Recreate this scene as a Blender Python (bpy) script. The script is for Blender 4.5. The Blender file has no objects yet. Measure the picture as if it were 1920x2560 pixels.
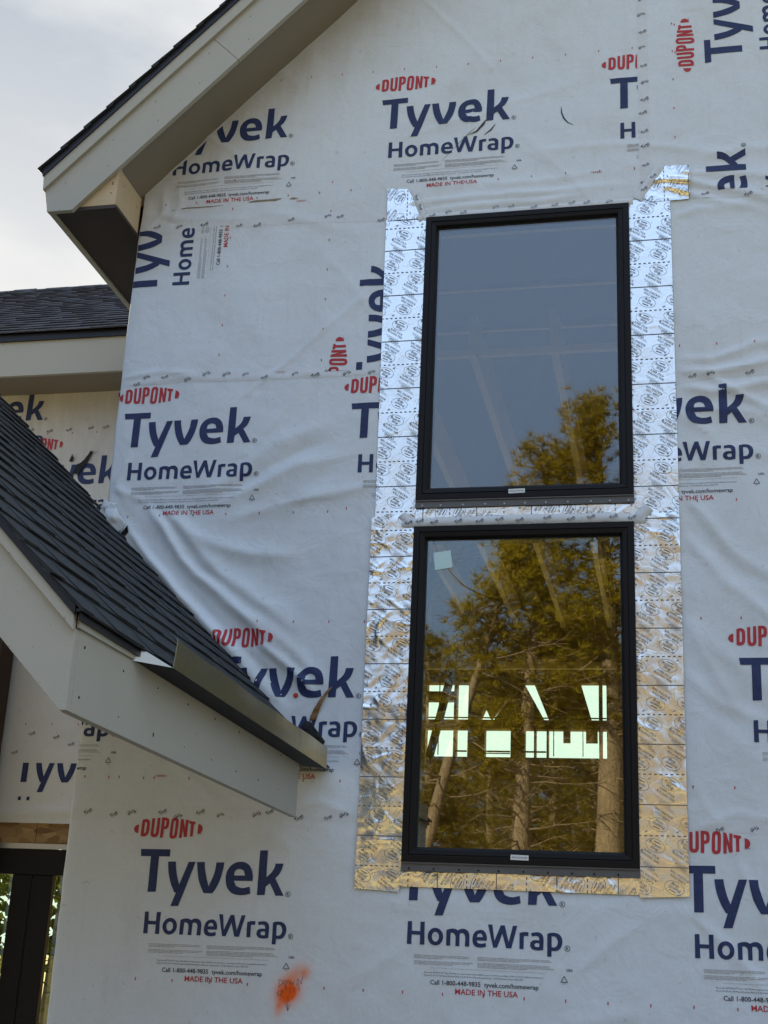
import bpy, bmesh, math, random
import numpy as np
from mathutils import Matrix, Vector
R_ = math.radians
scn = bpy.context.scene
COL = scn.collection

# ------------------------------------------------------------------ camera
cam_d = bpy.data.cameras.new('camera'); cam_o = bpy.data.objects.new('camera', cam_d); COL.objects.link(cam_o)
CAM = Vector((2.63136, -5.15869, 1.6))
cr, cu, cf = Vector((0.977544, 0.206159, 0.043667)), Vector((0.02559, -0.32181, 0.946458)), Vector((-0.209173, 0.924087, 0.319859))
m = Matrix(((cr.x, cu.x, -cf.x, CAM.x), (cr.y, cu.y, -cf.y, CAM.y), (cr.z, cu.z, -cf.z, CAM.z), (0, 0, 0, 1)))
cam_o.matrix_world = m
cam_d.sensor_fit = 'VERTICAL'; cam_d.sensor_height = 36.0; cam_d.lens = 3307.42 / 2560 * 36.0
cam_d.clip_start = 0.05; cam_d.clip_end = 2000
scn.camera = cam_o

# ------------------------------------------------------------------ light
SUN_EL, SUN_AZ = R_(29), R_(-32)          # low sun behind the house, a little to the left (azimuth from +Y towards +X)
scn.view_settings.view_transform = 'Standard'; scn.view_settings.look = 'None'
scn.view_settings.exposure = 1.50; scn.view_settings.gamma = 1.0; scn.view_settings.use_curve_mapping = False
wd = bpy.data.worlds.new('World'); scn.world = wd; wd.use_nodes = True
nt = wd.node_tree; N = nt.nodes; L = nt.links; N.clear()
out = N.new('ShaderNodeOutputWorld'); bg = N.new('ShaderNodeBackground'); bg.inputs[1].default_value = 0.075
sky = N.new('ShaderNodeTexSky'); sky.sky_type = 'NISHITA'; sky.sun_disc = False
sky.sun_elevation = SUN_EL; sky.sun_rotation = SUN_AZ; sky.air_density = 1.2; sky.dust_density = 1.5; sky.ozone_density = 2.0
tc = N.new('ShaderNodeTexCoord'); mp = N.new('ShaderNodeMapping'); mp.inputs['Scale'].default_value = (1.0, 1.0, 2.6)
mp.inputs['Rotation'].default_value = (0.15, 0.1, 0.5)
nz = N.new('ShaderNodeTexNoise'); nz.inputs['Scale'].default_value = 3.2; nz.inputs['Detail'].default_value = 7; nz.inputs['Roughness'].default_value = 0.55
sx = N.new('ShaderNodeSeparateXYZ')
L.new(tc.outputs['Generated'], mp.inputs['Vector']); L.new(mp.outputs[0], nz.inputs['Vector']); L.new(tc.outputs['Generated'], sx.inputs[0])
def wmath(op, a, b, clamp=False):
    n = N.new('ShaderNodeMath'); n.operation = op; n.use_clamp = clamp
    for i, v in enumerate((a, b)):
        if isinstance(v, (int, float)): n.inputs[i].default_value = v
        else: L.new(v, n.inputs[i])
    return n.outputs[0]
veil = N.new('ShaderNodeMix'); veil.data_type = 'RGBA'; veil.inputs['Factor'].default_value = 0.80      # thin even haze of high cloud over the blue
L.new(sky.outputs[0], veil.inputs['A']); vm = N.new('ShaderNodeVectorMath'); vm.operation = 'SCALE'; vm.inputs[0].default_value = (3.3, 4.45, 6.25); L.new(wmath('ADD', wmath('MULTIPLY', wmath('MAXIMUM', sx.outputs['Z'], 0.0), 0.9), 0.55), vm.inputs['Scale']); L.new(vm.outputs[0], veil.inputs['B'])      # brighter overhead than near the horizon
cover = wmath('ADD', wmath('MULTIPLY', sx.outputs['Y'], 1.3), 0.20)       # the cloud deck covers the half of the sky behind the house
cover = wmath('ADD', cover, wmath('MULTIPLY', nz.outputs['Fac'], 0.35), True)
cc = N.new('ShaderNodeValToRGB'); L.new(nz.outputs['Fac'], cc.inputs[0])
cc.color_ramp.elements[0].position = 0.40; cc.color_ramp.elements[0].color = (2.05, 2.35, 2.8, 1)
cc.color_ramp.elements[1].position = 0.62; cc.color_ramp.elements[1].color = (3.75, 3.85, 3.95, 1)
hz = N.new('ShaderNodeMix'); hz.data_type = 'RGBA'
elf = wmath('SUBTRACT', 1.0, wmath('MULTIPLY', wmath('SUBTRACT', sx.outputs['Z'], 0.36), 3.2), True)
hzf = wmath('MULTIPLY', elf, 0.9, True)
L.new(hzf, hz.inputs['Factor']); L.new(cc.outputs[0], hz.inputs['A']); hz.inputs['B'].default_value = (4.9, 4.8, 4.55, 1)
glow = N.new('ShaderNodeMix'); glow.data_type = 'RGBA'      # the bright band of cloud low over the hidden sun
L.new(wmath('MULTIPLY', wmath('SUBTRACT', 0.36, sx.outputs['Z']), 8.0, True), glow.inputs['Factor']); L.new(hz.outputs['Result'], glow.inputs['A']); glow.inputs['B'].default_value = (5.9, 6.9, 6.3, 1)
mx = N.new('ShaderNodeMix'); mx.data_type = 'RGBA'
L.new(cover, mx.inputs['Factor']); L.new(veil.outputs['Result'], mx.inputs['A']); L.new(glow.outputs['Result'], mx.inputs['B'])
L.new(mx.outputs['Result'], bg.inputs[0]); L.new(bg.outputs[0], out.inputs[0])
sd = bpy.data.lights.new('sun', 'SUN'); sd.energy = 5.0; sd.angle = R_(0.6); sd.color = (1.0, 0.86, 0.58)
so = bpy.data.objects.new('sun', sd); COL.objects.link(so)
sdir = Vector((math.sin(SUN_AZ) * math.cos(SUN_EL), math.cos(SUN_AZ) * math.cos(SUN_EL), math.sin(SUN_EL)))
so.rotation_euler = sdir.to_track_quat('Z', 'Y').to_euler()

# ------------------------------------------------------------------ materials
def mat(name): 
    m = bpy.data.materials.new(name); m.use_nodes = True; m.node_tree.nodes.clear(); return m
class NB:
    def __init__(s, m): s.m = m; s.t = m.node_tree; s.N = s.t.nodes; s.L = s.t.links
    def n(s, typ, **kw):
        x = s.N.new('ShaderNode' + typ)
        for k, v in kw.items():
            if k in ('operation', 'data_type', 'blend_type', 'feature', 'use_clamp', 'distance', 'noise_dimensions'): setattr(x, k, v)
        return x
    def set(s, x, key, v):
        if hasattr(v, 'is_linked') or isinstance(v, bpy.types.NodeSocket): s.L.new(v, x.inputs[key])
        else: x.inputs[key].default_value = v
    def obj(s, scale=(1, 1, 1), rot=(0, 0, 0), loc=(0, 0, 0)):
        t = s.n('TexCoord'); mp = s.n('Mapping'); s.L.new(t.outputs['Object'], mp.inputs[0])
        mp.inputs['Scale'].default_value = scale; mp.inputs['Rotation'].default_value = rot; mp.inputs['Location'].default_value = loc
        return mp.outputs[0]
    def noise(s, vec, scale, detail=4, rough=0.5, dist=0.0):
        x = s.n('TexNoise'); s.L.new(vec, x.inputs['Vector'])
        x.inputs['Scale'].default_value = scale; x.inputs['Detail'].default_value = detail; x.inputs['Roughness'].default_value = rough; x.inputs['Distortion'].default_value = dist
        return x.outputs['Fac']
    def ramp(s, fac, stops):
        x = s.n('ValToRGB'); s.L.new(fac, x.inputs[0]); cr = x.color_ramp
        while len(cr.elements) < len(stops): cr.elements.new(0.5)
        for e, (p, c) in zip(cr.elements, stops): e.position = p; e.color = (c[0], c[1], c[2], 1) if not isinstance(c, (int, float)) else (c, c, c, 1)
        return x.outputs[0]
    def math(s, op, a, b=0.0, clamp=False):
        x = s.n('Math', operation=op); x.use_clamp = clamp; s.set(x, 0, a); s.set(x, 1, b); return x.outputs[0]
    def mix(s, f, a, b, mode='MIX'):
        x = s.n('Mix', data_type='RGBA', blend_type=mode); s.set(x, 'Factor', f)
        for k, v in (('A', a), ('B', b)):
            if isinstance(v, tuple): v = (v[0], v[1], v[2], 1)
            s.set(x, k, v)
        return x.outputs['Result']
    def bump(s, h, strength, dist=0.01, normal=None):
        x = s.n('Bump'); x.inputs['Strength'].default_value = strength; x.inputs['Distance'].default_value = dist; s.L.new(h, x.inputs['Height'])
        if normal is not None: s.L.new(normal, x.inputs['Normal'])
        return x.outputs[0]
    def bsdf(s, color, rough=0.6, metal=0.0, normal=None, spec=0.5):
        x = s.n('BsdfPrincipled')
        if isinstance(color, tuple): color = (color[0], color[1], color[2], 1)
        s.set(x, 'Base Color', color); s.set(x, 'Roughness', rough); s.set(x, 'Metallic', metal); x.inputs['Specular IOR Level'].default_value = spec
        if normal is not None: s.L.new(normal, x.inputs['Normal'])
        return x.outputs[0]
    def out(s, sh): o = s.n('OutputMaterial'); s.L.new(sh, o.inputs[0]); return s.m

def wrap_bump(b, v):
    fine = b.noise(v, 160, 3, 0.6); med = b.noise(b.obj((1, 1, 1)), 26, 4, 0.6, 0.6); big = b.noise(v, 7, 3, 0.55, 0.8)
    n1 = b.bump(fine, 0.05, 0.002); n2 = b.bump(med, 0.22, 0.004, n1); return b.bump(big, 0.50, 0.012, n2)
def m_wrap(name, tint=(0.68, 0.725, 0.775), spray=False, dirt=1.0):
    b = NB(mat(name)); v = b.obj()
    f = b.noise(v, 90, 5, 0.65); c = b.ramp(f, [(0.3, tuple(x * 0.96 for x in tint)), (0.7, tuple(min(0.8, x * 1.03) for x in tint))])
    d = b.noise(v, 2.6, 6, 0.62, 0.4); c = b.mix(b.ramp(d, [(0.50, 0.0), (0.78, 0.38 * dirt)]), c, (0.50, 0.47, 0.44))
    s = b.noise(b.obj((9, 9, 0.8)), 3.0, 4, 0.6); c = b.mix(b.ramp(s, [(0.55, 0.0), (0.85, 0.25 * dirt)]), c, (0.55, 0.53, 0.50))
    sp = b.noise(v, 34, 2, 0.5); c = b.mix(b.ramp(sp, [(0.70, 0.0), (0.76, 0.30)]), c, (0.35, 0.33, 0.32))
    # dust that has washed down from under the gable rake
    sp_ = b.n('SeparateXYZ'); b.L.new(b.obj(), sp_.inputs[0]); x, y, z = sp_.outputs
    dz = b.math('SUBTRACT', b.math('ADD', x, 4.82), z)
    g = b.math('MULTIPLY', b.math('SUBTRACT', 1.0, b.math('MULTIPLY', dz, 1.6), True), b.noise(b.obj((6, 1, 1.5)), 3.0, 5, 0.65))
    c = b.mix(b.math('MULTIPLY', g, 0.75 * dirt, True), c, (0.40, 0.34, 0.29))
    if spray:
        wob = b.noise(v, 45, 5, 0.7)
        def blob(cx, cz, rx, rz, k, rot=0.0):
            dx = b.math('SUBTRACT', x, cx); dz = b.math('SUBTRACT', z, cz)
            u = b.math('ADD', b.math('MULTIPLY', dx, math.cos(rot) / rx), b.math('MULTIPLY', dz, math.sin(rot) / rx))
            w = b.math('ADD', b.math('MULTIPLY', dx, -math.sin(rot) / rz), b.math('MULTIPLY', dz, math.cos(rot) / rz))
            r2 = b.math('ADD', b.math('MULTIPLY', u, u), b.math('MULTIPLY', w, w))
            e = b.math('POWER', 2.718, b.math('MULTIPLY', r2, -1.0)); return b.math('MULTIPLY', e, k)
        halo = b.math('ADD', b.math('ADD', blob(1.188, 1.518, 0.026, 0.060, 0.7, -0.75), blob(1.240, 1.535, 0.020, 0.026, 0.65, -0.6)), blob(1.148, 1.415, 0.018, 0.038, 0.75, -0.3))
        halo = b.math('ADD', halo, blob(1.174, 1.466, 0.050, 0.050, 0.7, -0.5))
        halo = b.math('MULTIPLY', halo, b.ramp(wob, [(0.25, 0.55), (0.7, 1.15)]), True)
        c = b.mix(halo, c, (0.86, 0.22, 0.07))
        c = b.mix(b.math('MULTIPLY', blob(1.178, 1.462, 0.036, 0.027, 1.9, 0.6), b.ramp(wob, [(0.2, 0.7), (0.6, 1.2)]), True), c, (0.90, 0.12, 0.004))
    return b.out(b.bsdf(c, 0.62, 0, wrap_bump(b, v), 0.3))
def m_ink(name, col, dark=0.75):
    b = NB(mat(name)); v = b.obj(); f = b.noise(v, 60, 4, 0.6)
    c = b.mix(b.ramp(f, [(0.35, 0.0), (0.75, 0.35)]), col, tuple(min(1, x * 1.6 + 0.02) for x in col))
    return b.out(b.bsdf(c, 0.6, 0, wrap_bump(b, v), 0.3))
def m_simple(name, col, rough=0.7, var=0.12, scale=40, bump=0.15, metal=0.0, spec=0.4, detail=4, bd=0.003, stretch=(1, 1, 1), speck=None):
    b = NB(mat(name)); v = b.obj(stretch); f = b.noise(v, scale, detail, 0.6); g = b.noise(b.obj(), 2.5, 4, 0.6)
    c = b.mix(f, tuple(x * (1 - var) for x in col), tuple(x * (1 + var) for x in col))
    c = b.mix(b.ramp(g, [(0.35, 0.0), (0.75, 0.5)]), c, tuple(x * (1 - 1.3 * var) for x in col))
    if speck: c = b.mix(b.ramp(b.noise(b.obj(), speck, 1, 0.5), [(0.76, 0.0), (0.78, 0.4)]), c, (0.12, 0.11, 0.10))
    return b.out(b.bsdf(c, rough, metal, b.bump(f, bump, bd), spec))
def m_wood(name, c1, c2, axis_scale=(2, 30, 30), rough=0.65):
    b = NB(mat(name)); w = b.noise(b.obj(axis_scale), 2.0, 6, 0.6, 1.2); g = b.noise(b.obj(), 3, 4, 0.6)
    kn = b.noise(b.obj(), 11, 1, 0.4)
    c = b.mix(w, c1, c2); c = b.mix(b.ramp(g, [(0.4, 0.0), (0.8, 0.35)]), c, tuple(x * 0.7 for x in c1)); c = b.mix(b.ramp(kn, [(0.74, 0.0), (0.80, 0.6)]), c, (0.16, 0.10, 0.06))
    return b.out(b.bsdf(c, rough, 0, b.bump(w, 0.2, 0.002), 0.3))
def m_shingle(name, c1=(0.013, 0.015, 0.018), c2=(0.055, 0.062, 0.070), cm=(0.075, 0.068, 0.060)):
    b = NB(mat(name)); g = b.noise(b.obj(), 420, 2, 0.7); p = b.noise(b.obj((1, 1, 1)), 5.5, 3, 0.6); q = b.noise(b.obj(), 16, 3, 0.6)
    c = b.mix(b.ramp(g, [(0.35, 0.0), (0.65, 1.0)]), c1, c2); c = b.mix(b.ramp(p, [(0.42, 0.0), (0.58, 0.75)]), c, tuple(x * 0.45 for x in c2)); c = b.mix(b.ramp(q, [(0.62, 0.0), (0.75, 0.35)]), c, cm)
    return b.out(b.bsdf(c, 0.72, 0, b.bump(g, 0.9, 0.004), 0.35))
def m_foil():
    b = NB(mat('foil_tape')); v = b.obj()
    cr_ = b.noise(v, 22, 4, 0.62, 1.5); big = b.noise(v, 5.0, 3, 0.55, 0.5); fine = b.noise(b.obj((8, 8, 90)), 6, 3, 0.6)
    vo = b.n('TexVoronoi', feature='DISTANCE_TO_EDGE'); vv = b.n('Mapping'); b.L.new(v, vv.inputs[0]); vv.inputs['Rotation'].default_value = (0.3, 0.5, 0.2)
    b.L.new(vv.outputs[0], vo.inputs['Vector']); vo.inputs['Scale'].default_value = 13
    n = b.bump(big, 0.35, 0.012); n = b.bump(cr_, 0.16, 0.004, n); n = b.bump(b.ramp(vo.outputs[0], [(0.0, 0.0), (0.05, 1.0)]), 0.10, 0.003, n); n = b.bump(fine, 0.04, 0.001, n)
    c = b.mix(b.noise(v, 9, 4, 0.6), (0.88, 0.89, 0.90), (0.97, 0.96, 0.94))
    r = b.ramp(b.noise(v, 7, 4, 0.6), [(0.35, 0.22), (0.7, 0.30)])
    return b.out(b.bsdf(c, r, 1.0, n, 0.5))
def m_glass(name, tint=(0.80, 0.84, 0.78), f0=0.12, wav=0.03):
    b = NB(mat(name)); v = b.obj((1, 1, 1)); h = b.noise(v, 1.6, 1, 0.4, 0.2)
    n = b.bump(h, wav, 0.02)
    lw_ = b.n('LayerWeight'); lw_.inputs['Blend'].default_value = 0.5; b.L.new(n, lw_.inputs['Normal']); fr_ = b.math('ADD', b.math('MULTIPLY', b.math('POWER', lw_.outputs['Facing'], 5.0), 1 - f0), f0)
    tr = b.n('BsdfTransparent'); tr.inputs[0].default_value = (*tint, 1)
    gl = b.n('BsdfGlossy'); gl.inputs['Roughness'].default_value = 0.0; gl.inputs['Color'].default_value = (0.88, 0.93, 1.0, 1); b.L.new(n, gl.inputs['Normal'])
    ms = b.n('MixShader'); b.L.new(fr_, ms.inputs[0]); b.L.new(tr.outputs[0], ms.inputs[1]); b.L.new(gl.outputs[0], ms.inputs[2])
    return b.out(ms.outputs[0])
def m_leaf(name, c1, c2):
    b = NB(mat(name)); f = b.noise(b.obj(), 1.3, 3, 0.6); g = b.noise(b.obj(), 9, 2, 0.6)
    c = b.mix(f, c1, c2); c = b.mix(b.ramp(g, [(0.5, 0.0), (0.8, 0.5)]), c, tuple(x * 0.55 for x in c1))
    d = b.n('BsdfDiffuse'); b.L.new(c, d.inputs[0]); t = b.n('BsdfTranslucent'); b.L.new(c, t.inputs[0])
    ms = b.n('MixShader'); ms.inputs[0].default_value = 0.28; b.L.new(d.outputs[0], ms.inputs[1]); b.L.new(t.outputs[0], ms.inputs[2])
    return b.out(ms.outputs[0])
def m_osb(name, k=1.0):
    b = NB(mat(name)); vo = b.n('TexVoronoi'); b.L.new(b.obj((14, 14, 38), (0.3, 0.6, 0.2)), vo.inputs['Vector']); vo.inputs['Scale'].default_value = 1.0
    f = b.noise(b.obj((1, 1, 3)), 30, 4, 0.6)
    sv = b.n('SeparateColor'); b.L.new(vo.outputs['Color'], sv.inputs[0])
    c = b.mix(sv.outputs[0], (0.20 * k, 0.11 * k, 0.045 * k), (0.48 * k, 0.31 * k, 0.14 * k)); c = b.mix(b.math('MULTIPLY', f, 0.35), c, (0.22 * k, 0.12 * k, 0.05 * k))
    return b.out(b.bsdf(c, 0.7, 0, b.bump(f, 0.2, 0.003), 0.3))

M = {}
M['wrap'] = m_wrap('house_wrap', spray=True)
M['wrap_side'] = m_wrap('house_wrap_side', (0.70, 0.69, 0.67))
M['seam'] = m_wrap('seam_tape', (0.66, 0.69, 0.73), dirt=0.35)
M['navy'] = m_ink('navy_ink', (0.022, 0.034, 0.105))
M['red'] = m_ink('red_ink', (0.42, 0.035, 0.045))
M['grey'] = m_ink('grey_ink', (0.36, 0.37, 0.40))
M['dark_ink'] = m_ink('dark_ink', (0.045, 0.050, 0.075))
M['fascia'] = m_simple('fascia_paint', (0.425, 0.410, 0.360), 0.62, 0.06, 180, 0.15, speck=75)
M['soffit'] = m_simple('soffit_paint', (0.255, 0.225, 0.18), 0.7, 0.08, 120, 0.15)
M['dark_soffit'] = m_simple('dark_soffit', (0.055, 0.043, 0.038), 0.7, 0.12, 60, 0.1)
M['lumber'] = m_wood('pine_lumber', (0.50, 0.37, 0.22), (0.66, 0.52, 0.34))
M['stud'] = m_wood('stud_lumber', (0.62, 0.47, 0.25), (0.78, 0.62, 0.38), (30, 2, 30))
M['post'] = m_wood('dark_stained_post', (0.035, 0.018, 0.010), (0.06, 0.03, 0.017), (30, 30, 2))
M['shingle'] = m_shingle('shingles_charcoal')
M['shingle_b'] = m_shingle('shingles_violet', (0.030, 0.030, 0.038), (0.085, 0.082, 0.100), (0.085, 0.075, 0.062))
M['drip'] = m_simple('drip_edge', (0.018, 0.018, 0.023), 0.4, 0.1, 60, 0.05, 0.3)
M['metal'] = m_simple('flashing_gold_reflection', (0.36, 0.32, 0.18), 0.26, 0.22, 5, 0.0, 1.0)  # brassy base colour paints in the golden reflection on the lip
M['metal_end'] = m_simple('flashing_end_sky_tint', (0.62, 0.66, 0.68), 0.35, 0.06, 8, 0.0, 1.0)  # same metal, paler and bluer: sky reflection put into the colour
M['frame'] = m_simple('black_window_frame', (0.0062, 0.0052, 0.0062), 0.48, 0.25, 9, 0.04, 0, 0.22)
M['gasket'] = m_simple('gasket', (0.004, 0.004, 0.005), 0.6, 0.1, 30, 0.0)
M['fin'] = m_simple('nailing_fin', (0.13, 0.13, 0.135), 0.5, 0.25, 26, 0.2, 0.2)
M['screw'] = m_simple('screw', (0.45, 0.45, 0.45), 0.35, 0.1, 50, 0.0, 1.0)
M['foil'] = m_foil()
M['glass'] = m_glass('window_glass', (0.86, 0.93, 0.86), 0.125, 0.02)
M['glass_up'] = m_glass('window_glass_upper', (0.84, 0.87, 0.86), 0.115, 0.02)
M['glass_door'] = m_glass('door_glass', (0.86, 0.90, 0.80), 0.05, 0.03)
M['sticker'] = m_simple('white_sticker', (0.72, 0.73, 0.74), 0.5, 0.03, 50, 0.0)
M['paper'] = m_simple('pale_blue_film', (0.58, 0.78, 0.78), 0.5, 0.05, 30, 0.0)
M['tape_ink'] = m_simple('tape_ink', (0.12, 0.125, 0.135), 0.45, 0.2, 60, 0.0)
M['ceil'] = m_simple('ceiling_sheet', (0.22, 0.19, 0.15), 0.8, 0.1, 6, 0.1)
M['cardboard'] = m_simple('cardboard', (0.42, 0.27, 0.13), 0.8, 0.1, 30, 0.1)
M['osb'] = m_osb('osb'); M['osb_in'] = m_osb('osb_interior', 0.8)
M['under'] = m_simple('black_underlayment', (0.012, 0.012, 0.012), 0.7, 0.2, 40, 0.2)
M['torn'] = m_wood('torn_brown_edge', (0.16, 0.08, 0.03), (0.34, 0.19, 0.08))
M['mud'] = m_simple('mud_stain', (0.26, 0.22, 0.16), 0.9, 0.3, 70, 0.2)
M['scuff'] = m_simple('black_scuff', (0.05, 0.05, 0.06), 0.8, 0.3, 70, 0.1)
M['pencil'] = m_simple('pencil_line', (0.13, 0.08, 0.06), 0.8, 0.2, 70, 0.0)
M['cap'] = m_simple('red_nail_cap', (0.55, 0.05, 0.03), 0.35, 0.05, 30, 0.0)
M['bark'] = m_simple('pine_bark', (0.30, 0.21, 0.13), 0.9, 0.5, 5, 0.9, detail=6, bd=0.05, stretch=(3, 3, 0.7))
M['twig'] = m_simple('bare_twig', (0.25, 0.17, 0.10), 0.9, 0.3, 8, 0.3)
M['needle'] = m_leaf('pine_needles', (0.22, 0.165, 0.016), (0.44, 0.325, 0.030))
M['needle_b'] = m_leaf('pine_needles_dull', (0.14, 0.108, 0.018), (0.29, 0.215, 0.028))
M['leaf'] = m_leaf('broad_leaves', (0.07, 0.085, 0.015), (0.15, 0.16, 0.03))
def m_ground():
    b = NB(mat('dry_ground')); v = b.obj(); g = b.noise(v, 1.5, 8, 0.6); far = b.mix(g, (0.33, 0.28, 0.10), (0.52, 0.45, 0.17)); near = b.mix(g, (0.085, 0.075, 0.058), (0.14, 0.12, 0.09))
    ln = b.n('VectorMath', operation='LENGTH'); b.L.new(v, ln.inputs[0]); d = b.math('ADD', ln.outputs['Value'], b.math('MULTIPLY', b.noise(v, 0.25, 4, 0.6), 8.0))
    c = b.mix(b.ramp(b.math('MULTIPLY', d, 1 / 40.0), [(0.42, 0.0), (0.55, 1.0)]), near, far)          # trodden building dirt near the house, dry grass beyond
    return b.out(b.bsdf(c, 0.95, 0, b.bump(g, 0.4, 0.05), 0.2))
M['ground'] = m_ground()
M['slab'] = m_simple('concrete_slab', (0.32, 0.31, 0.29), 0.9, 0.15, 8, 0.2)

# ------------------------------------------------------------------ mesh helpers
class MB:
    def __init__(s): s.v = []; s.f = []; s.m = []
    def add(s, vs, fs, mi=0):
        o = len(s.v); s.v += [tuple(v) for v in vs]; s.f += [tuple(i + o for i in f) for f in fs]; s.m += [mi] * len(fs); return s
    def box(s, x0, x1, y0, y1, z0, z1, mi=0):
        return s.add([(x0, y0, z0), (x1, y0, z0), (x1, y1, z0), (x0, y1, z0), (x0, y0, z1), (x1, y0, z1), (x1, y1, z1), (x0, y1, z1)],
                     [(0, 3, 2, 1), (4, 5, 6, 7), (0, 1, 5, 4), (1, 2, 6, 5), (2, 3, 7, 6), (3, 0, 4, 7)], mi)
    def prism(s, poly, y0, y1, mi=0):                   # polygon in x,z pushed along y
        n = len(poly); vs = [(x, y0, z) for x, z in poly] + [(x, y1, z) for x, z in poly]
        a = sum(poly[i][0] * poly[(i + 1) % n][1] - poly[(i + 1) % n][0] * poly[i][1] for i in range(n))
        fs = [tuple(range(n)), tuple(range(2 * n - 1, n - 1, -1))] + [((i + 1) % n, i, i + n, (i + 1) % n + n) for i in range(n)]
        if a < 0: fs = [tuple(reversed(f)) for f in fs]
        return s.add(vs, fs, mi)
    def prism_x(s, poly, x0, x1, mi=0):                 # polygon in y,z pushed along x
        n = len(poly); vs = [(x0, y, z) for y, z in poly] + [(x1, y, z) for y, z in poly]
        fs = [tuple(range(n)), tuple(range(2 * n - 1, n - 1, -1))] + [((i + 1) % n, i, i + n, (i + 1) % n + n) for i in range(n)]
        return s.add(vs, fs, mi)
    def bar(s, a, b, w, h, mi=0, up=Vector((0, 0, 1))):
        a, b = Vector(a), Vector(b); d = (b - a).normalized(); sd_ = d.cross(up)
        if sd_.length < 1e-4: sd_ = Vector((1, 0, 0))
        sd_.normalize(); u = sd_.cross(d); vs = []
        for p in (a, b):
            for i, j in ((-1, -1), (1, -1), (1, 1), (-1, 1)): vs.append(p + sd_ * (w / 2 * i) + u * (h / 2 * j))
        return s.add(vs, [(0, 1, 2, 3), (7, 6, 5, 4), (0, 4, 5, 1), (1, 5, 6, 2), (2, 6, 7, 3), (3, 7, 4, 0)], mi)
    def tube(s, pts, rad, n=8, mi=0):
        o = len(s.v); pts = [Vector(p) for p in pts]
        for i, p in enumerate(pts):
            d = (pts[min(i + 1, len(pts) - 1)] - pts[max(i - 1, 0)]).normalized()
            a = d.cross(Vector((0.13, 0.3, 1)) if abs(d.z) < 0.95 else Vector((1, 0, 0))).normalized(); b = d.cross(a)
            for k in range(n):
                t = 2 * math.pi * k / n; s.v.append(tuple(p + (a * math.cos(t) + b * math.sin(t)) * rad[i]))
        for i in range(len(pts) - 1):
            for k in range(n):
                k2 = (k + 1) % n; s.f.append((o + i * n + k, o + i * n + k2, o + (i + 1) * n + k2, o + (i + 1) * n + k)); s.m.append(mi)
        return s
    def build(s, name, mats, parent=None, smooth=False, bevel=0.0, recalc=False):
        me = bpy.data.meshes.new(name); me.from_pydata(s.v, [], s.f)
        for mm in (mats if isinstance(mats, (list, tuple)) else [mats]): me.materials.append(mm)
        me.polygons.foreach_set('material_index', s.m)
        if smooth: me.polygons.foreach_set('use_smooth', [True] * len(me.polygons))
        me.update(); me.validate()
        if recalc:
            bm = bmesh.new(); bm.from_mesh(me); bmesh.ops.recalc_face_normals(bm, faces=bm.faces); bm.to_mesh(me); bm.free()
        o = bpy.data.objects.new(name, me); COL.objects.link(o)
        if parent: o.parent = parent
        if bevel:
            bv = o.modifiers.new('bevel', 'BEVEL'); bv.width = bevel; bv.segments = 2; bv.limit_method = 'ANGLE'; bv.angle_limit = R_(35)
        return o
def empty(name, loc=(0, 0, 0), parent=None):
    o = bpy.data.objects.new(name, None); COL.objects.link(o); o.location = loc
    if parent: o.parent = parent
    o.empty_display_size = 0.2
    return o
def tag(o, label=None, cat=None, group=None, kind=None):
    for k, v in (('label', label), ('category', cat), ('group', group), ('kind', kind)):
        if v: o[k] = v
    return o

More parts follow.
